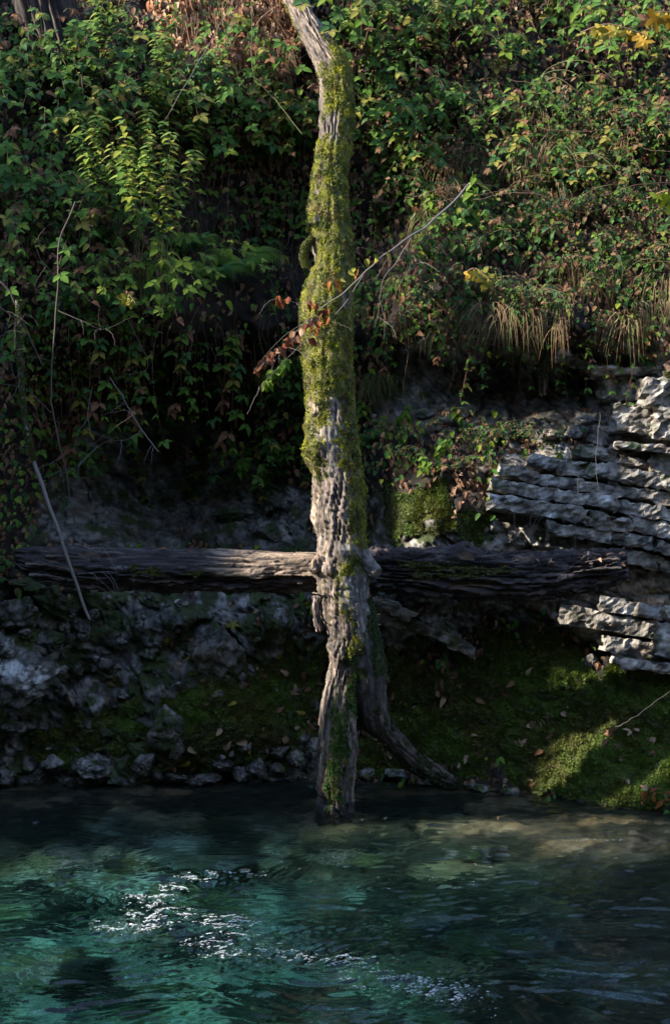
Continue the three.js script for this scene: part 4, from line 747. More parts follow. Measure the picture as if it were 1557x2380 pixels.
fill(BR_MID, 10, [430, 190, 660, 330], [0.75, 1.05], BU, 'bramble below the sunlit brown leaves left of the trunk top', 'bramble', 'brambles left of the trunk top');
fill(BR_LOW, 7, [480, 320, 620, 420], [0.7, 0.9], BU, 'dark bramble hanging over the black hollow left of the trunk', 'bramble', 'brambles over the hollow');
fill(BR_MID, 8, [615, 260, 730, 420], [0.75, 1.0], BU, 'bramble hanging close against the left side of the mossy trunk', 'bramble', 'brambles beside the trunk');
fill(BR_MID, 18, [800, 20, 1010, 230], [0.85, 1.2], BU, 'leafy bramble just right of the top of the dead trunk', 'bramble', 'brambles right of the trunk top');
fill(BR_LOW, 10, [860, 250, 1000, 420], [0.7, 1.0], BU, 'bramble hanging into the dark gap right of the mossy trunk', 'bramble', 'brambles right of the mossy trunk');
fill(BR_AUTUMN, 24, [980, 20, 1600, 220], [0.8, 1.15], BU, 'bramble with green and yellowing leaves on the upper right slope', 'bramble', 'yellowing brambles of the upper right');
fill(BR_MID, 10, [0, 560, 330, 760], [0.75, 1.0], BU, 'bramble hanging above the dark hollow at the left edge', 'bramble', 'brambles above the left hollow');
fill(BR_LIME, 5, [270, 660, 440, 760], [0.8, 1.05], BU, 'bright lime green bramble sunlit above the cave', 'bramble', 'lime green brambles');
fill(BR_LOW, 9, [60, 740, 420, 860], [0.65, 0.95], BU, 'dark bramble fringe over the mouth of the cave', 'bramble', 'brambles over the cave mouth');
fill(BR_LOW, 6, [300, 900, 560, 1010], [0.6, 0.9], BU, 'bramble hanging at the back of the cave above the log', 'bramble', 'brambles at the back of the cave');
fill(BR_LOW, 18, [530, 800, 720, 1150], [0.55, 0.9], BU, 'low dark bramble in the shade left of the trunk above the log', 'bramble', 'shaded brambles left of the trunk');
fill(BR_LOW, 4, [150, 1090, 240, 1180], [0.5, 0.7], BU, 'small bramble sprig beside the leaning mossy stick', 'bramble', 'bramble sprigs at the left');
fill(BR_MID, 8, [1010, 300, 1557, 420], [0.6, 0.85], BU, 'bramble in the middle of the right slope among wiry shrubs', 'bramble', 'brambles of the right slope');
fill(VN, 16, [60, 740, 560, 880], [0.8, 1.15], 'trailing_vine', 'leafy vine trailing down over the mouth of the left cave', 'vine', 'vines over the cave', 0);
fill(VN, 9, [500, 380, 720, 560], [0.7, 1.0], 'trailing_vine', 'leafy vine hanging into the black hollow left of the trunk', 'vine', 'vines in the hollow', 0);
fill(VN, 9, [300, 960, 720, 1120], [0.6, 0.8], 'trailing_vine', 'leafy vine hanging low in the cave just above the log', 'vine', 'vines above the log', 0);
fill(VN, 8, [840, 340, 980, 520], [0.7, 1.0], 'trailing_vine', 'leafy vine hanging in the dark gap right of the mossy trunk', 'vine', 'vines right of the trunk', 0);
fill(VN, 9, [880, 720, 1540, 800], [0.5, 0.75], 'trailing_vine', 'short vine trailing from the lip of the right overhang', 'vine', 'vines at the right overhang', 0);
for (const [px, py, yaw, lab] of [[800, 95, 0.2, 'bramble overlapping the right side of the trunk top'], [770, 40, -0.3, 'bramble drooping in front of the very top of the trunk'], [838, 150, 0.4, 'bramble against the upper right edge of the mossy trunk']]) place(BR_MID[1], BU, on(px, py, 0.55), 0.95, yaw, lab, 'bramble');
fill(SH, 9, [200, 330, 480, 640], [0.75, 1.0], 'leafy_shrub', 'upright shrub with pointed yellow-green leaves on the left slope', 'shrub', 'upright shrubs on the left slope', 0.15);
fill(SH, 5, [230, 160, 400, 330], [0.7, 1.0], 'leafy_shrub', 'upright shrub with pointed leaves near the top of the left slope', 'shrub', 'upright shrubs at the upper left', 0.15);
place(SH_TALL[0], 'leafy_shrub', on(335, 700, 0.25), 1.0, 0.1, 'tallest bare-stemmed shrub with yellow-green leaves above the fern', 'shrub', null, 0.1);
place(SH_TALL[1], 'leafy_shrub', on(385, 720, 0.25), 0.95, 0.6, 'tall slender shrub right of the tallest one above the fern', 'shrub', null, 0.1);
place(SH_TALL[0], 'leafy_shrub', on(290, 640, 0.2), 0.8, -0.8, 'slender shrub left of the tallest bare-stemmed one', 'shrub', null, 0.1);
place(HB[0], 'broad_leaved_herb', on(1085, 540, 0.1), 1.35, 0.1, 'bright green broad-leaved herb drooping on the right slope', 'herb');
place(HB[1], 'broad_leaved_herb', on(815, 120, 0.45), 1.1, 0.5, 'broad-leaved herb draped over the top of the mossy trunk', 'herb');
place(HB[0], 'broad_leaved_herb', on(1000, 500, 0.1), 0.8, -0.6, 'smaller broad-leaved herb above the lower end of the bare branch', 'herb');
fill(HB_LOW, 9, [850, 960, 1060, 1110], [0.7, 1.0], 'ledge_herb', 'small dark herb on the leafy ledge right of the trunk', 'herb', 'herbs on the ledge');
fill(HB_LOW, 5, [1200, 1040, 1420, 1110], [0.35, 0.5], 'ledge_herb', 'tiny herb growing on top of the limestone beds', 'herb', 'herbs on the limestone');
fill(BR_MID, 16, [1000, 300, 1600, 640], [0.5, 0.75], BU, 'small bramble creeping through the wiry shrubs of the right slope', 'bramble', 'creeping brambles of the right slope');
fill(HB_LOW, 8, [960, 330, 1557, 640], [0.8, 1.1], 'slope_herb', 'low broad-leaved herb among the wiry shrubs of the right slope', 'herb', 'herbs of the right slope');
fill(WR, 40, [930, 240, 1620, 620], [0.8, 1.25], 'wiry_shrub', 'wiry small-leaved shrub covering the right slope', 'shrub', 'small-leaved shrubs of the right slope', 0.35);
fill(WR, 20, [850, 590, 1600, 770], [0.7, 1.0], 'wiry_shrub', 'small-leaved shrub at the grassy lip of the right overhang', 'shrub', 'small-leaved shrubs at the overhang lip', 0.35);
fill(WR, 12, [0, 480, 300, 800], [0.7, 1.0], 'wiry_shrub', 'thin twiggy shrub among brambles at the left edge', 'shrub', 'twiggy shrubs at the left');
fill(WR, 8, [880, 960, 1250, 1120], [0.5, 0.8], 'wiry_shrub', 'small trailing plant on the ledge behind the trunk', 'shrub', 'trailing plants on the ledge');
fill(TU_DRY, 26, [1060, 610, 1600, 770], [0.8, 1.2], 'grass_tussock', 'rusty dry grass tuft hanging from the right overhang', 'grass', 'dry grass on the overhang', 0.1);
fill(TU_DRY, 22, [980, 260, 1557, 560], [0.9, 1.2], 'grass_tussock', 'dry straw-coloured grass hanging down the middle right slope', 'grass', 'dry grass of the right slope', 0.1);
fill(TU_GREEN, 20, [860, 640, 1600, 790], [0.7, 1.1], 'grass_tussock', 'green arching grass tuft at the lip of the right overhang', 'grass', 'green grass on the overhang', 0.1);
fill(TU_GREEN, 5, [850, 870, 930, 930], [0.8, 1.1], 'grass_tussock', 'grass tuft hanging beside the trunk below the overhang', 'grass', 'grass beside the trunk', 0.1);
fill(TU_DRY, 9, [480, 80, 690, 260], [0.9, 1.3], 'grass_tussock', 'reddish dry grass in the sunny patch left of the trunk top', 'grass', 'dry grass in the sunny patch', 0.1);
for (const [px, py, s, yaw, lab] of [[455, 590, 0.9, -0.3, 'pale green fern at the left edge of the dark hollow'], [560, 640, 1.1, 0.2, 'wide fern in the dark hollow left of the trunk'], [500, 660, 0.9, 0, 'fern hanging low between the two ferns of the hollow'], [645, 900, 0.8, -0.2, 'fern with narrow fronds below the orange-leaved branch'], [845, 1030, 0.55, 0.4, 'small fern right of the trunk above the log']])
  place(fern(500 + px, [D[1], D[4], LIMES[1]], 7, 0.42), 'fern', on(px, py, 0.1), s, yaw, lab, 'fern', null, 0.2);
// autumn maple seedlings
function mapleTwig(seed, n, pal, L) { const rg = rngOf(seed), g = new THREE.Group(), pts = [V(0, 0, 0), V(L * 0.4, 0.08, 0.15), V(L, 0.0, 0.28)], rows = pts.map(p => p.toArray()); part('stem', stick(pts, 0.006, 0.003, 5), M.twigBrown, g); for (let i = 0; i < n; i++) putLeaf(g, pick(MAPLE, rg), pick(pal, rg), V(...catmull(rows, (0.3 + 0.7 * i / n) * 2)), V(rg() - 0.5, -0.5 - 0.4 * rg(), 0.5 * rg()), V(rg() - 0.5, 0.6, 0.8), 0.8 + 0.4 * rg()); return g; }
place(mapleTwig(601, 11, YELLOWS.concat(ORANGES[2]), 0.5), 'maple_sapling', on(1320, 110, 0.9), 1.1, 0, 'yellow and orange maple leaves on a twig in the upper right', 'sapling');
place(mapleTwig(602, 9, YELLOWS.concat(BROWNS[1]), 0.5), 'maple_sapling', on(1430, 85, 0.9), 1.1, 0.2, 'orange maple twig at the top right corner', 'sapling');
place(mapleTwig(603, 5, YELLOWS, 0.2), 'maple_sapling', on(1070, 640, 0.45), 1.0, 0, 'yellow maple leaves above the overhang right of the bare branch', 'sapling');
place(mapleTwig(604, 6, [LIMES[2], D[3], LIMES[0], YELLOWS[2]], 0.35), 'maple_sapling', on(1480, 470, 0.5), 1.2, 0, 'yellow-green maple leaves at the right edge', 'sapling');
place(mapleTwig(605, 4, [YELLOWS[2], LIMES[2], BROWNS[1]], 0.15), 'maple_sapling', on(300, 690, 0.55), 0.9, 0, 'pale yellow maple leaves above the cave', 'sapling');

// undergrowth too dense to count, leaf litter
{
  const rg = rngOf(31), A = bankGrid.soilAt, gl = [], dl = [], hang = [];
  for (let k = 0; k < 60000; k++) {
    const o = A[Math.floor(rg() * A.length)], p = gridPoint(o), n = gridNormal(o), d = fbm(p.x * 1.2, p.y * 1.2, 44, 3);
    const low = p.y < 3.3, hollow = p.x < 0.1 && p.x > -1.5 && p.y > 2.2 && p.y < 5.0, west = p.x < 0.2;
    if (rg() < (hollow ? 0.04 : low || west ? 0.2 : 0.32) + d * 0.8 && gl.length < 9000) { const dir = V(rg() - 0.5, -0.3 - 0.5 * rg(), 0.3 + rg()); gl.push({ p: p.clone().addScaledVector(n, 0.02 + 0.16 * rg()), q: qLook(dir, V(rg() - 0.5, 1, 0.5)), s: 0.5 + 0.7 * rg(), c: pick(tg, rg).map(v => v * (0.8 + 0.3 * rg())) }); }
    else if (dl.length < 14000 && rg() < (hollow ? 0.12 : 0.6)) { const dir = V(rg() - 0.5, -0.5, rg() - 0.2); dl.push({ p: p.clone().addScaledVector(n, 0.01 + 0.03 * rg()), q: qLook(dir, n.clone().add(V(rg() - 0.5, rg() - 0.5, rg() - 0.5))), s: 0.6 + 0.7 * rg(), c: pick([[0.20, 0.095, 0.05], [0.28, 0.15, 0.09], [0.13, 0.06, 0.035], [0.33, 0.21, 0.14]], rg) }); }
  }
  tag(scatter(numbered('undergrowth'), OVA[2], stuffLeaf, gl, scene), 'dense low green undergrowth covering the soil of the slope', 'undergrowth');
  tag(scatter(numbered('leaf_litter'), DRY[0], stuffDry, dl, scene), 'brown leaf litter lying over the soil of the slope', 'leaf litter');
  // fine hanging roots and dry stalks
  const root = stick([V(0, 0, 0), V(0.02, -0.3, 0.05), V(-0.02, -0.65, 0.03), V(0.015, -1, 0.04)], 0.0026, 0.001, 4);
  for (let k = 0; k < 380; k++) { const px = rg() < 0.75 ? mix(150, 720, rg()) : mix(840, 1557, rg()), py = px < 730 ? mix(250, 860, rg()) : mix(250, 780, rg()), p = spot(px, py); p.z = bankZ(p.x, p.y) + 0.05 + 0.25 * rg(); hang.push({ p, q: new THREE.Quaternion().setFromEuler(new THREE.Euler((rg() - 0.5) * 0.4, rg() * 6, (rg() - 0.5) * 0.7)), s: V(0.8, 0.2 + 0.5 * rg(), 0.8), c: mixc([0.20, 0.14, 0.10], [0.09, 0.055, 0.04], rg()) }); }
  tag(scatter(numbered('hanging_roots'), root, std({ color: 0xffffff, roughness: 0.85 }), hang, scene), 'thin dry roots and stalks hanging down the bank', 'roots');
}

// ---------------------------------------------------------------- bare sticks and twigs
function twigs(name, list, mat, label, group) {
  const thin = 0.5;          // list of [points [px, py, z], r0, r1]; the first is the stem, the others its side twigs
  const g = new THREE.Group(), o = W(...list[0][0][0]); g.position.copy(o);
  const rg = rngOf(Math.round(list[0][0][0][0] * 7 + list[0][0][0][1]) + 3), rowsOf = pts => pts.map(p => W(...p).sub(o).toArray());
  if (list.length > 2) for (let k = 0; k < 14; k++) { const [pts] = list[Math.floor(rg() * list.length)], rows = rowsOf(pts), t = (0.2 + 0.8 * rg()) * (rows.length - 1), a = V(...catmull(rows, t)), L = 0.10 + 0.22 * rg(), d = V(rg() - 0.5, rg() - 0.65, 0.6 * rg()).normalize(), e = a.clone().addScaledVector(d, L).add(V((rg() - 0.5) * 0.08, -0.04, 0)); part('twig', stick([a, a.clone().addScaledVector(d, L * 0.5), e], 0.0022, 0.0007, 4, 0.008), mat, g); }
  list.forEach(([pts, r0, r1], i) => part(i ? 'twig' : 'stem', stick(pts.map(p => W(...p).sub(o)), r0 * thin, r1 * thin, i ? 5 : 8, i ? 0.004 : 0.008), mat, g));
  return top(name, g, label, 'branch', group);
}
const mossy = twigs('leaning_stick', [[[[44, 700, -0.5], [48, 850, -0.45], [60, 980, -0.35], [92, 1110, -0.2], [140, 1240, -0.05], [175, 1350, 0.02], [208, 1440, 0.05]], 0.040, 0.022], [[[150, 1268, -0.03], [160, 1245, 0.02], [172, 1225, 0.04]], 0.008, 0.003], [[[180, 1335, 0.02], [220, 1330, 0.06], [255, 1328, 0.08]], 0.006, 0.002], [[[130, 1230, -0.05], [190, 1268, 0.0], [272, 1256, 0.03]], 0.005, 0.002]], M.twigPale, 'slanting pale stick with mossy upper half leaning over the log');
{ const rg = rngOf(3), pl = [], rows = [[44, 700, -0.5], [48, 850, -0.45], [60, 980, -0.35], [80, 1070, -0.24]].map(p => W(...p).sub(mossy.position).toArray()); for (let i = 0; i < 1500; i++) { const t = rg(), q = V(...catmull(rows, t * 3)), a = rg() * 6.28, n = V(Math.cos(a), 0.2, Math.sin(a)).normalize(); pl.push({ p: q.addScaledVector(n, 0.016), q: facing(n, rg, 0.3), s: 0.008 + 0.008 * rg(), c: mixc([0.12, 0.15, 0.016], [0.06, 0.09, 0.014], rg()) }); } scatter('moss', tuftGeo, mossMat, pl, mossy); }
twigs('bare_sapling', [[[[178, 470, -0.6], [140, 560, -0.55], [133, 700, -0.5], [120, 900, -0.45], [125, 960, -0.42], [150, 1080, -0.4], [172, 1210, -0.5]], 0.012, 0.010], [[[128, 640, -0.5], [95, 600, -0.45], [80, 560, -0.4]], 0.005, 0.002], [[[120, 960, -0.42], [60, 905, -0.35], [-10, 890, -0.3]], 0.007, 0.003], [[[132, 720, -0.5], [200, 750, -0.4], [245, 765, -0.4], [310, 735, -0.4]], 0.005, 0.002], [[[160, 1130, -0.42], [200, 1050, -0.3], [260, 1000, -0.25], [318, 960, -0.2]], 0.005, 0.002], [[[148, 1060, -0.4], [80, 1090, -0.3], [20, 1060, -0.3]], 0.005, 0.002], [[[122, 840, -0.46], [70, 830, -0.4], [10, 850, -0.4]], 0.004, 0.002]], M.twig, 'thin bare sapling with side twigs at the left edge');
twigs('bare_sapling', [[[[-10, 640, -0.5], [30, 690, -0.5], [62, 770, -0.55], [100, 850, -0.6]], 0.016, 0.010], [[[-10, 710, -0.45], [30, 735, -0.48], [60, 765, -0.55]], 0.014, 0.009], [[[25, 730, -0.45], [5, 800, -0.4], [-10, 850, -0.4]], 0.005, 0.002], [[[-10, 790, -0.4], [25, 770, -0.4], [60, 730, -0.4]], 0.005, 0.002]], M.twig, 'dark forked stem slanting in from the left edge');
twigs('hanging_stick', [[[[258, 880, -0.9], [290, 930, -0.8], [330, 1000, -0.7], [368, 1050, -0.65]], 0.008, 0.009], [[[330, 1000, -0.7], [300, 1020, -0.6], [262, 1022, -0.6], [210, 1000, -0.65]], 0.004, 0.002], [[[262, 1022, -0.6], [225, 1040, -0.6], [160, 1100, -0.6]], 0.004, 0.002], [[[210, 1000, -0.65], [205, 960, -0.7], [215, 900, -0.8]], 0.004, 0.003]], M.twigPale, 'broken grey stick hanging down in front of the cave');
twigs('hanging_stick', [[[[300, 745, -0.9], [345, 850, -0.75], [300, 870, -0.7], [270, 880, -0.7]], 0.004, 0.002]], M.twig, 'thin curved twig above the cave mouth');
twigs('bare_twig', [[[[545, 0, -1.9], [470, 130, -1.6], [395, 260, -1.4], [370, 300, -1.4]], 0.006, 0.004]], M.twigPale, 'long straight pale stalk slanting through the sunny upper left');
twigs('bare_twig', [[[[585, 0, -1.8], [588, 170, -1.7], [610, 200, -1.65], [645, 240, -1.6], [700, 310, -1.1]], 0.007, 0.004]], M.stemGreen, 'green stalk bending toward the trunk at its upper left');
twigs('bare_twig', [[[[215, 1360, -0.1], [260, 1385, -0.05], [300, 1450, 0.0]], 0.005, 0.003], [[[300, 1450, 0.0], [306, 1462, 0.0]], 0.003, 0.001]], M.twig, 'small twig drooping below the left part of the log');
twigs('bare_twig', [[[[-10, 1330, -0.3], [40, 1358, -0.15], [100, 1352, -0.05], [140, 1356, -0.03]], 0.006, 0.003], [[[60, 1356, -0.12], [95, 1330, -0.05], [130, 1318, -0.03]], 0.004, 0.002]], M.twig, 'thin twig sticking out at the left end of the log');
twigs('bare_twig', [[[[1430, 1690, 0.1], [1470, 1670, 0.12], [1510, 1640, 0.1], [1570, 1600, 0.05]], 0.005, 0.004]], M.twigPale, 'pale twig lying on the right moss slope');
twigs('bare_twig', [[[[1395, 960, -0.6], [1385, 1050, -0.55], [1390, 1150, -0.5], [1400, 1200, -0.48]], 0.003, 0.002]], M.twigPale, 'thin hanging stalk in front of the right cliff');
for (let i = 0; i < 9; i++) { const r = rngOf(900 + i), x = 1170 + 190 * r(), y = 1080 + 60 * r(), z = -0.55; twigs('dry_stalk', [[[[x, y, z], [x + 40 * (r() - 0.5), y + 50, z + 0.12], [x + 90 * (r() - 0.5), y + 90 + 80 * r(), z + 0.14]], 0.004, 0.002]], M.twigPale, 'dry pale stalk hanging over the limestone beds', 'dry stalks on the limestone'); }
for (let i = 0; i < 8; i++) { const r = rngOf(950 + i), x = 250 + 130 * r(), y = 560 + 60 * r(), z = -1.15; twigs('shrub_stalk', [[[[x, y, z], [x + 10 * (r() - 0.5), y + 110, z - 0.05], [x + 40 * (r() - 0.5), y + 200 + 40 * r(), z - 0.2]], 0.006, 0.007]], M.twigBrown, 'bare brown stalk rising from the cave lip on the left slope', 'bare stalks on the left slope'); }
for (let i = 0; i < 10; i++) { const r = rngOf(970 + i), x = 940 + 560 * r(), y = 180 + 380 * r(), z = -1.1; twigs('bare_twig', [[[[x, y, z], [x + 90, y - 30 + 40 * r(), z + 0.1], [x + 200, y - 40 + 90 * r(), z + 0.15], [x + 300, y - 30 + 90 * r(), z + 0.1]], 0.004, 0.002]], M.twigBrown, 'thin dark twig arching over the right slope shrubs', 'thin twigs over the right slope'); }
{ // branch with orange leaves that crosses the trunk
  const b = twigs('broken_branch', [[[[1090, 430, -0.9], [1010, 510, -0.55], [960, 545, -0.3], [890, 595, -0.05], [850, 630, 0.0], [800, 680, 0.0], [745, 715, -0.02]], 0.017, 0.008], [[[745, 715, -0.02], [690, 770, 0.0], [640, 840, 0.05], [610, 910, 0.1]], 0.006, 0.002], [[[850, 630, 0.0], [790, 720, 0.04], [700, 800, 0.08], [600, 905, 0.1]], 0.008, 0.002], [[[960, 545, -0.3], [920, 610, -0.2], [890, 650, -0.12], [880, 720, -0.1], [870, 760, -0.1]], 0.008, 0.002], [[[880, 690, -0.1], [893, 740, -0.1], [892, 790, -0.1]], 0.005, 0.002], [[[770, 700, 0.0], [700, 705, 0.02], [640, 690, 0.05]], 0.005, 0.0015], [[[715, 745, 0.0], [650, 790, 0.03], [590, 860, 0.05]], 0.004, 0.0015], [[[900, 600, -0.06], [870, 650, -0.02], [840, 660, 0.0]], 0.004, 0.0015], [[[940, 575, -0.2], [965, 600, -0.15], [985, 615, -0.15]], 0.005, 0.002]], M.twigPale, 'bare forked grey branch with orange-brown leaves crossing the mossy trunk');
  const rg = rngOf(44);
  for (const [x0, y0, x1, y1, n, pal] of [[640, 690, 740, 705, 10, ORANGES], [590, 860, 690, 770, 26, [BROWNS[1], BROWNS[0], ORANGES[1], BROWNS[0]]], [690, 770, 760, 720, 14, ORANGES.concat(BROWNS)], [700, 800, 760, 740, 8, ORANGES], [760, 660, 830, 620, 8, [LIMES[2], YELLOWS[2], ORANGES[2]]], [840, 610, 900, 580, 5, [YELLOWS[2], D[3]]], [610, 890, 680, 820, 22, [D[1], D[3], LIMES[1]]]])
    for (let i = 0; i < n; i++) { const t = rg(), p = W(mix(x0, x1, t) + 10 * (rg() - 0.5), mix(y0, y1, t) + 12 * (rg() - 0.5), 0.03 + 0.04 * rg()).sub(b.position); putLeaf(b, pick(DRY, rg), pick(pal, rg), p, V(rg() - 0.5, -0.9 + 0.6 * rg(), 0.5 * rg()), V(rg() - 0.5, 0.6, 0.8), 0.9 + 0.5 * rg()); }
}
// hanging moss beards
for (const [px, py, L, w, lab] of [[1258, 800, 0.42, 0.06, 'long beard of yellow-green moss hanging from the right overhang'], [1555, 860, 0.3, 0.08, 'moss beard hanging at the right edge of the cliff'], [880, 470, 0.4, 0.07, 'mossy root hanging in the gap right of the trunk'], [1455, 1040, 0.12, 0.1, 'round moss cushion on the limestone at the right'], [1230, 900, 0.16, 0.07, 'dark moss clump below the right overhang']]) {
  const rg = rngOf(px), g = new THREE.Group(), pl = []; g.position.copy(on(px, py, 0.15));
  const core = part('core', stick([V(0, 0.05, -0.1), V(0, -L * 0.3, 0), V(0.01, -L, 0.02)], w * 0.7, 0.008, 8, 0.01), M.twigBrown, g);
  for (let i = 0; i < 900; i++) { const t = rg(), a = rg() * 6.28, r = mix(w, 0.014, Math.pow(t, 0.6)) * (0.8 + 0.3 * rg()), n = V(Math.cos(a), -0.3, Math.sin(a)).normalize(); pl.push({ p: V(Math.cos(a) * r, -L * t, Math.sin(a) * r), q: facing(n, rg, 0.8), s: 0.012 + 0.010 * rg(), c: mixc([0.11, 0.12, 0.016], [0.12, 0.075, 0.02], clamp(t * 0.9 * rg() * 1.5)) }); }
  scatter('moss', tuftGeo, mossMat, pl, g); top('moss_beard', g, lab, 'moss');
}
// stump in the upper left corner
{
  const g = new THREE.Group(), a = W(165, 240, -2.3), b = W(95, -25, -2.55); g.position.copy(a); const path = []; for (let i = 0; i <= 60; i++) path.push({ c: a.clone().lerp(b, i / 60).sub(g.position), r: mix(0.30, 0.26, i / 60) });
  part('trunk', sweep(path, V(1, 0, 0), 90, (j, an, y) => { const cx = Math.cos(an), cz = Math.sin(an), gr = fbm(cx * 6, y * 1.5, cz * 6, 3), e = n3(cx * 4, 1, cz * 4); return { dr: 0.05 * gr - 0.06 * smooth(0.2, 0.5, e) + (j < 8 ? -0.05 * (8 - j) / 8 * hash(Math.floor(an * 6)) : 0), col: mixc([0.065, 0.042, 0.034], [0.02, 0.015, 0.014], smooth(-0.2, 0.3, gr)) }; }), M.wood, g);
  top('tree_stump', g, 'broken dark brown stump in the upper left corner', 'stump');
}

// ---------------------------------------------------------------- fallen leaves one can count
function fallen(px, py, geo, mat, s, label, group, base) {
  const m = new THREE.Mesh(geo, mat); let p, n; if (base) { p = base.p; n = base.n; } else { p = on(px, py); n = bankNormal(p.x, p.y); }
  m.position.copy(p).addScaledVector(n, base ? 0.006 : 0.032); m.quaternion.copy(qLook(V(rp() - 0.5, rp() - 0.5 - n.z * 0.3, (rp() - 0.5) * 0.6), n.clone().add(V((rp() - 0.5) * 0.7, (rp() - 0.5) * 0.7, 0.2)))); m.scale.setScalar(s); return top('fallen_leaf', m, label, 'leaf', group);
}
for (let i = 0; i < 70; i++) fallen(mix(880, 1550, rp()), mix(1530, 1850, rp()), pick(DRY, rp), pick([BROWNS[1], BROWNS[3], BROWNS[3], BROWNS[0]], rp), 0.85 + 0.7 * rp(), 'small dry brown leaf lying on the moss of the right bank', 'leaves on the right moss bank');
for (let i = 0; i < 80; i++) fallen(mix(380, 735, rp()), mix(1400, 1780, rp()), pick(DRY, rp), pick(rp() < 0.2 ? YELLOWS : BROWNS, rp), 0.85 + 0.7 * rp(), 'dry leaf lying on the dark rocks left of the dead tree', 'leaves on the left rocks');
for (let i = 0; i < 14; i++) fallen(mix(20, 380, rp()), mix(1390, 1660, rp()), pick(DRY, rp), pick(BROWNS.concat(YELLOWS[2]), rp), 0.5 + 0.5 * rp(), 'dry leaf among the boulders at the far left', 'leaves among the left boulders');
for (let i = 0; i < 26; i++) fallen(mix(960, 1100, rp()), mix(1395, 1500, rp()), pick(DRY, rp), pick(BROWNS.concat(ORANGES[1]), rp), 0.5 + 0.5 * rp(), 'brown leaf heaped on the rock shelf right of the tree', 'leaves on the rock shelf');
for (let i = 0; i < 24; i++) fallen(mix(1495, 1557, rp()), mix(1846, 1868, rp()), pick(DRY, rp), pick(ORANGES.concat(BROWNS[0]), rp), 0.7 + 0.4 * rp(), 'red-brown leaf in the heap at the lower right waterline', 'leaf heap at the right waterline');
for (let i = 0; i < 40; i++) fallen(mix(850, 1250, rp()), mix(960, 1110, rp()), pick(DRY, rp), pick(BROWNS, rp), 0.7 + 0.6 * rp(), 'dry brown leaf on the ledge between trunk and limestone', 'leaves on the ledge');
for (const [px, py, k, mat, lab] of [[602, 1105, 1, BROWNS[3], 'large dry maple leaf hanging left of the trunk above the log'], [535, 1450, 0, YELLOWS[2], 'yellow maple leaf on the rocks below the log'], [528, 1470, 1, BROWNS[1], 'large grey-brown maple leaf on the rocks below the log'], [1208, 1720, 0, BROWNS[3], 'tan maple leaf on the right moss bank'], [992, 548, 0, BROWNS[3], 'pale curled maple leaf beside the bare branch'], [838, 590, 2, BROWNS[2], 'dark dry maple leaf against the right side of the trunk'], [1470, 1705, 2, BROWNS[3], 'pale folded leaf near the waterline at the right'], [1320, 690, 1, BROWNS[1], 'brown maple leaf caught at the overhang lip'], [1500, 320, 1, BROWNS[3], 'pale maple leaf near the right edge of the slope']]) { fallen(px, py, MAPLE[k], mat, 0.9, lab); }
for (const [px, up, mat] of [[115, 1, 0], [160, 0.6, 2], [250, 1, 1], [390, 1, 0], [440, 1, 2], [495, 1, 1], [548, 1, 2], [690, 1, 0], [583, 0.2, 1], [910, 1, 1], [1000, 1, 2], [1120, 0.8, 3], [1150, 0.8, 3], [1185, 0.85, 3], [1240, 0.9, 1], [1275, 0.9, 3], [1362, 0.6, 3], [1385, 0.8, 3], [1340, 1, 2], [1440, 0.4, 0]]) {
  let k = 0; while (k < LG.length - 2 && LG[k + 1][0] < px) k++; const f = (px - LG[k][0]) / (LG[k + 1][0] - LG[k][0]), t0 = mix(LG[k][1], LG[k + 1][1], f), b0 = mix(LG[k][2], LG[k + 1][2], f), c = W(px, (t0 + b0) / 2, -0.27), r = (b0 - t0) / 2 * 15.2 / 4520, n = V(0, up, Math.sqrt(Math.max(0, 1 - up * up)) + 0.35).normalize();
  fallen(0, 0, pick(DRY, rp), BROWNS[mat], 0.6 + 0.3 * rp(), px < 735 ? 'small brown leaf lying on the log left of the tree' : 'small pale leaf lying on the log right of the tree', px < 735 ? 'leaves on the left half of the log' : 'leaves on the right half of the log', { p: c.addScaledVector(n, r + 0.005), n });
}
for (let i = 0; i < 16; i++) { const r = rngOf(700 + i), px = 900 + 640 * r(), py = 1560 + 260 * r(); place(tussock(710 + i, 12, 0.10, 1, { up: 0.1 }), 'dry_grass_tuft', on(px, py, 0.01), 0.8 + 0.5 * r(), r(), 'small bleached grass tuft on the right moss bank', 'grass', 'bleached tufts on the moss'); }
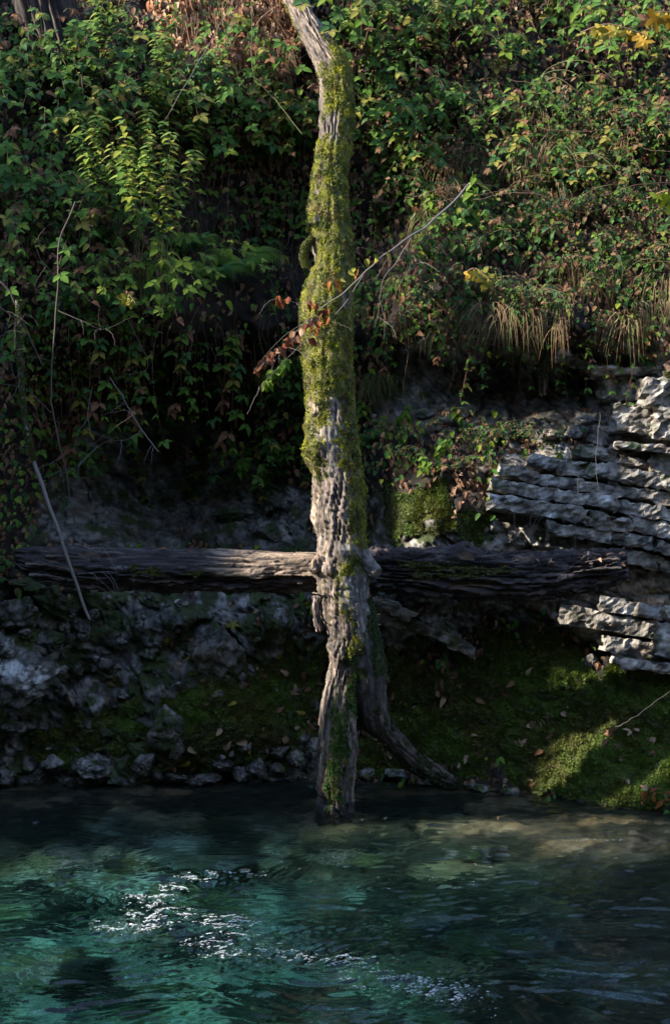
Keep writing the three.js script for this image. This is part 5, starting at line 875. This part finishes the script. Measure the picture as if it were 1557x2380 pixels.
// sunlit litter and dry stalks left of the trunk top
{
  const rg = rngOf(61), dl = [], st = [];
  for (let k = 0; k < 3400; k++) { const p = on(mix(360, 690, rg()), mix(-60, 150, rg()) , 0); const n = bankNormal(p.x, p.y); dl.push({ p: p.addScaledVector(n, 0.02 + 0.10 * rg()), q: qLook(V(rg() - 0.5, -0.7, rg() - 0.2), n.clone().add(V(rg() - 0.9, rg() - 0.5, rg() - 0.5))), s: 0.7 + 0.7 * rg(), c: pick([[0.46, 0.19, 0.09], [0.56, 0.32, 0.20], [0.34, 0.13, 0.07], [0.6, 0.40, 0.27]], rg) }); }
  tag(scatter(numbered('leaf_litter'), DRY[2], stuffDry, dl, scene), 'reddish brown leaf litter in the sunny patch left of the trunk top', 'leaf litter');
  const stalk = stick([V(0, 0, 0), V(0.02, 0.12, 0.04), V(-0.01, 0.28, 0.06)], 0.004, 0.002, 4);
  for (let k = 0; k < 420; k++) { const p = on(mix(400, 690, rg()), mix(-40, 220, rg()), 0.02 + 0.08 * rg()); st.push({ p, q: new THREE.Quaternion().setFromEuler(new THREE.Euler(0.3 + (rg() - 0.5) * 0.8, rg() * 6, (rg() - 0.5) * 1.6)), s: 0.5 + 0.8 * rg(), c: mixc([0.42, 0.28, 0.18], [0.22, 0.11, 0.07], rg()) }); }
  tag(scatter(numbered('dry_stalks'), stalk, std({ color: 0xffffff, roughness: 0.8 }), st, scene), 'tangle of dry reddish stalks in the sunny patch left of the trunk top', 'dry stalks');
}
// white water of the small rapid
{
  const rg = rngOf(71), pl = [], L = [[[315, 2081], [360, 2091], [395, 2071], [430, 2051], [480, 2036], [555, 2026], [625, 2031]], [[360, 2101], [365, 2126], [395, 2131], [350, 2156], [325, 2163]], [[215, 2146], [240, 2153], [280, 2163], [320, 2166]], [[295, 2121], [320, 2131]], [[480, 2151], [500, 2151]], [[547, 2131], [560, 2166], [590, 2176]], [[450, 2188], [500, 2191], [510, 2221], [545, 2213], [600, 2216]], [[645, 2201], [700, 2221], [740, 2231], [778, 2241]], [[615, 2001], [650, 2003]], [[665, 2011], [690, 2021]], [[788, 1926], [808, 1928]], [[838, 1906], [898, 1901]], [[858, 1936], [878, 1938]], [[1058, 1996], [1148, 2021]], [[1068, 2043], [1108, 2051]], [[828, 2038], [948, 2046], [1018, 2038]], [[868, 2066], [913, 2068]], [[1328, 1953], [1458, 1956]], [[1408, 1993], [1463, 2001]], [[778, 2226], [868, 2246]], [[788, 2251], [818, 2296], [858, 2301]], [[893, 2223], [918, 2221]], [[988, 2286], [1018, 2311]], [[1053, 2301], [1078, 2316]], [[1148, 2346], [1178, 2376]], [[380, 2110], [470, 2140], [560, 2150]], [[330, 2090], [330, 2110], [345, 2140]], [[880, 2260], [960, 2290], [1080, 2330]]];
  for (const line of L) for (let k = 0; k < line.length - 1; k++) {
    const a = onWater(...line[k]), b = onWater(...line[k + 1]), strong = riffle((a.x + b.x) / 2, (a.z + b.z) / 2), n = Math.ceil(a.distanceTo(b) * (120 + 1500 * strong));
    for (let i = 0; i < n; i++) { const t = rg(), x = mix(a.x, b.x, t) + (rg() + rg() - 1) * (0.03 + 0.12 * strong), z = mix(a.z, b.z, t) + (rg() + rg() - 1) * (0.02 + 0.16 * strong); const crest = wave(x, z) - 0.25 * (wave(x + 0.05, z) + wave(x - 0.05, z) + wave(x, z + 0.05) + wave(x, z - 0.05)); if (crest * 90 + 0.6 * n3(x * 9, z * 14, 2) + 0.4 * n3(x * 30, z * 40, 5) < 0.25) continue; const s = 0.0011 + 0.0030 * Math.pow(rg(), 3) * (0.5 + strong); pl.push({ p: V(x, wave(x, z) + 0.001, z), q: new THREE.Quaternion().setFromEuler(new THREE.Euler(0.4 * rg(), (rg() - 0.5) * 0.9, 0.3 * rg())), s: V(s * (1.4 + 1.6 * rg()), s * 0.6, s * 0.9), c: [0.46, 0.49, 0.52] }); }
  }
  tag(scatter(numbered('foam'), new THREE.IcosahedronGeometry(1, 1), std({ color: 0xffffff, roughness: 0.35 }), pl, scene), 'white foam and droplets of the small rapid', 'foam');
}
for (const [px, py, w, h, lab] of [[330, 2115, 0.42, 0.26, 'olive boulder just under the foaming rapid'], [60, 2215, 0.45, 0.22, 'dark boulder under the water at the left edge'], [180, 2190, 0.3, 0.18, 'dark sunken rock beside the left edge boulder'], [600, 2140, 0.4, 0.2, 'sunken rock right of the rapid'], [820, 2330, 0.34, 0.18, 'yellowish sunken stone at the bottom edge'], [1180, 2170, 0.5, 0.2, 'broad dark sunken rock in the right half of the river'], [1000, 2120, 0.34, 0.18, 'sunken stone in the middle of the river right of the rapid'], [1450, 2260, 0.6, 0.25, 'large dark sunken rock at the lower right'], [1120, 1985, 0.3, 0.12, 'sunken stone off the end of the dark limb'], [500, 1990, 0.4, 0.14, 'flat sunken rock left of the tree foot'], [820, 1990, 0.36, 0.14, 'sunken rock in front of the tree foot'], [140, 1990, 0.4, 0.14, 'flat sunken rock near the left waterline']]) {
  const p = onWater(px, py), m = new THREE.Mesh(stoneGeo(stoneSeed++, w, h, w * 0.7, { crust: 0.1, clean: -0.02, brown: 0.5, dark: 0.2 }), M.rock); m.position.set(p.x * 1.0, Math.min(-h * 0.75 - 0.02, bedY(p.x, p.z - 0.3) + h * 0.3), p.z - 0.35); top('sunken_rock', m, lab, 'rock');
}
for (const [px, py, lab] of [[1160, 1902, 'small red leaf floating right of the tree'], [133, 1857, 'tiny leaf floating near the left waterline'], [800, 1936, 'curled yellow leaf caught in front of the tree foot']]) { const p = onWater(px, py); p.y += 0.006; fallen(0, 0, DRY[0], BROWNS[1], 0.7, lab, null, { p, n: V(0, 1, 0) }); }
// trees that lean over the river just outside the left edge of the picture and shade the water and the right bank
function shadeTree(x, y, z, crowns, label) {
  const g = new THREE.Group(), rg = rngOf(Math.round(x * 100)); g.position.set(x, y, z); const pl = [], tubes = [];
  for (const [cx, cy, cz, r, n] of crowns) {
    const c = V(cx, cy, cz).sub(g.position); tubes.push(stick([V(0, -0.3, -0.3), c.clone().multiplyScalar(0.5).add(V(0, 0.3, 0)), c], 0.10, 0.03, 7));
    for (let i = 0; i < n; i++) { const d = V(rg() - 0.5, rg() - 0.5, rg() - 0.5).normalize().multiplyScalar(r * Math.cbrt(rg())); d.y *= 0.75; if (n3((c.x + d.x) * 2.2, (c.y + d.y) * 2.2, (c.z + d.z) * 2.2) < -0.1) continue; pl.push({ p: c.clone().add(d), q: qLook(V(rg() - 0.5, -0.4, rg() - 0.5), V(rg() - 0.5, 1, rg() - 0.5)), s: 1.1 + 0.7 * rg(), c: mixc([0.06, 0.14, 0.025], [0.16, 0.20, 0.03], rg()) }); }
  }
  part('trunk', mergeGeometries(tubes), M.twig, g); scatter('crown', OVA[1], stuffLeaf, pl, g); top('leaning_tree', g, label, 'tree');
}
shadeTree(-5.2, 1.6, 0.9, [[-5.6, 4.6, 3.5, 0.9, 2200], [-5.2, 3.6, 4.2, 1.1, 2600], [-5.4, 3.5, 5.8, 1.2, 2600], [-6.4, 4.6, 5.0, 1.1, 2200], [-5.5, 4.75, 1.68, 0.42, 900], [-5.5, 5.3, 1.68, 0.45, 1000], [-5.6, 5.9, 1.7, 0.42, 800], [-5.6, 6.2, -1.0, 1.0, 2600], [-5.8, 7.6, -1.2, 0.8, 500]], 'leafy tree leaning over the river left of the picture');
console.log('plants done', scene.children.length);
scene.traverse(o => { if (o.isMesh) { o.castShadow = true; o.receiveShadow = true; } });
renderer.render(scene, camera);
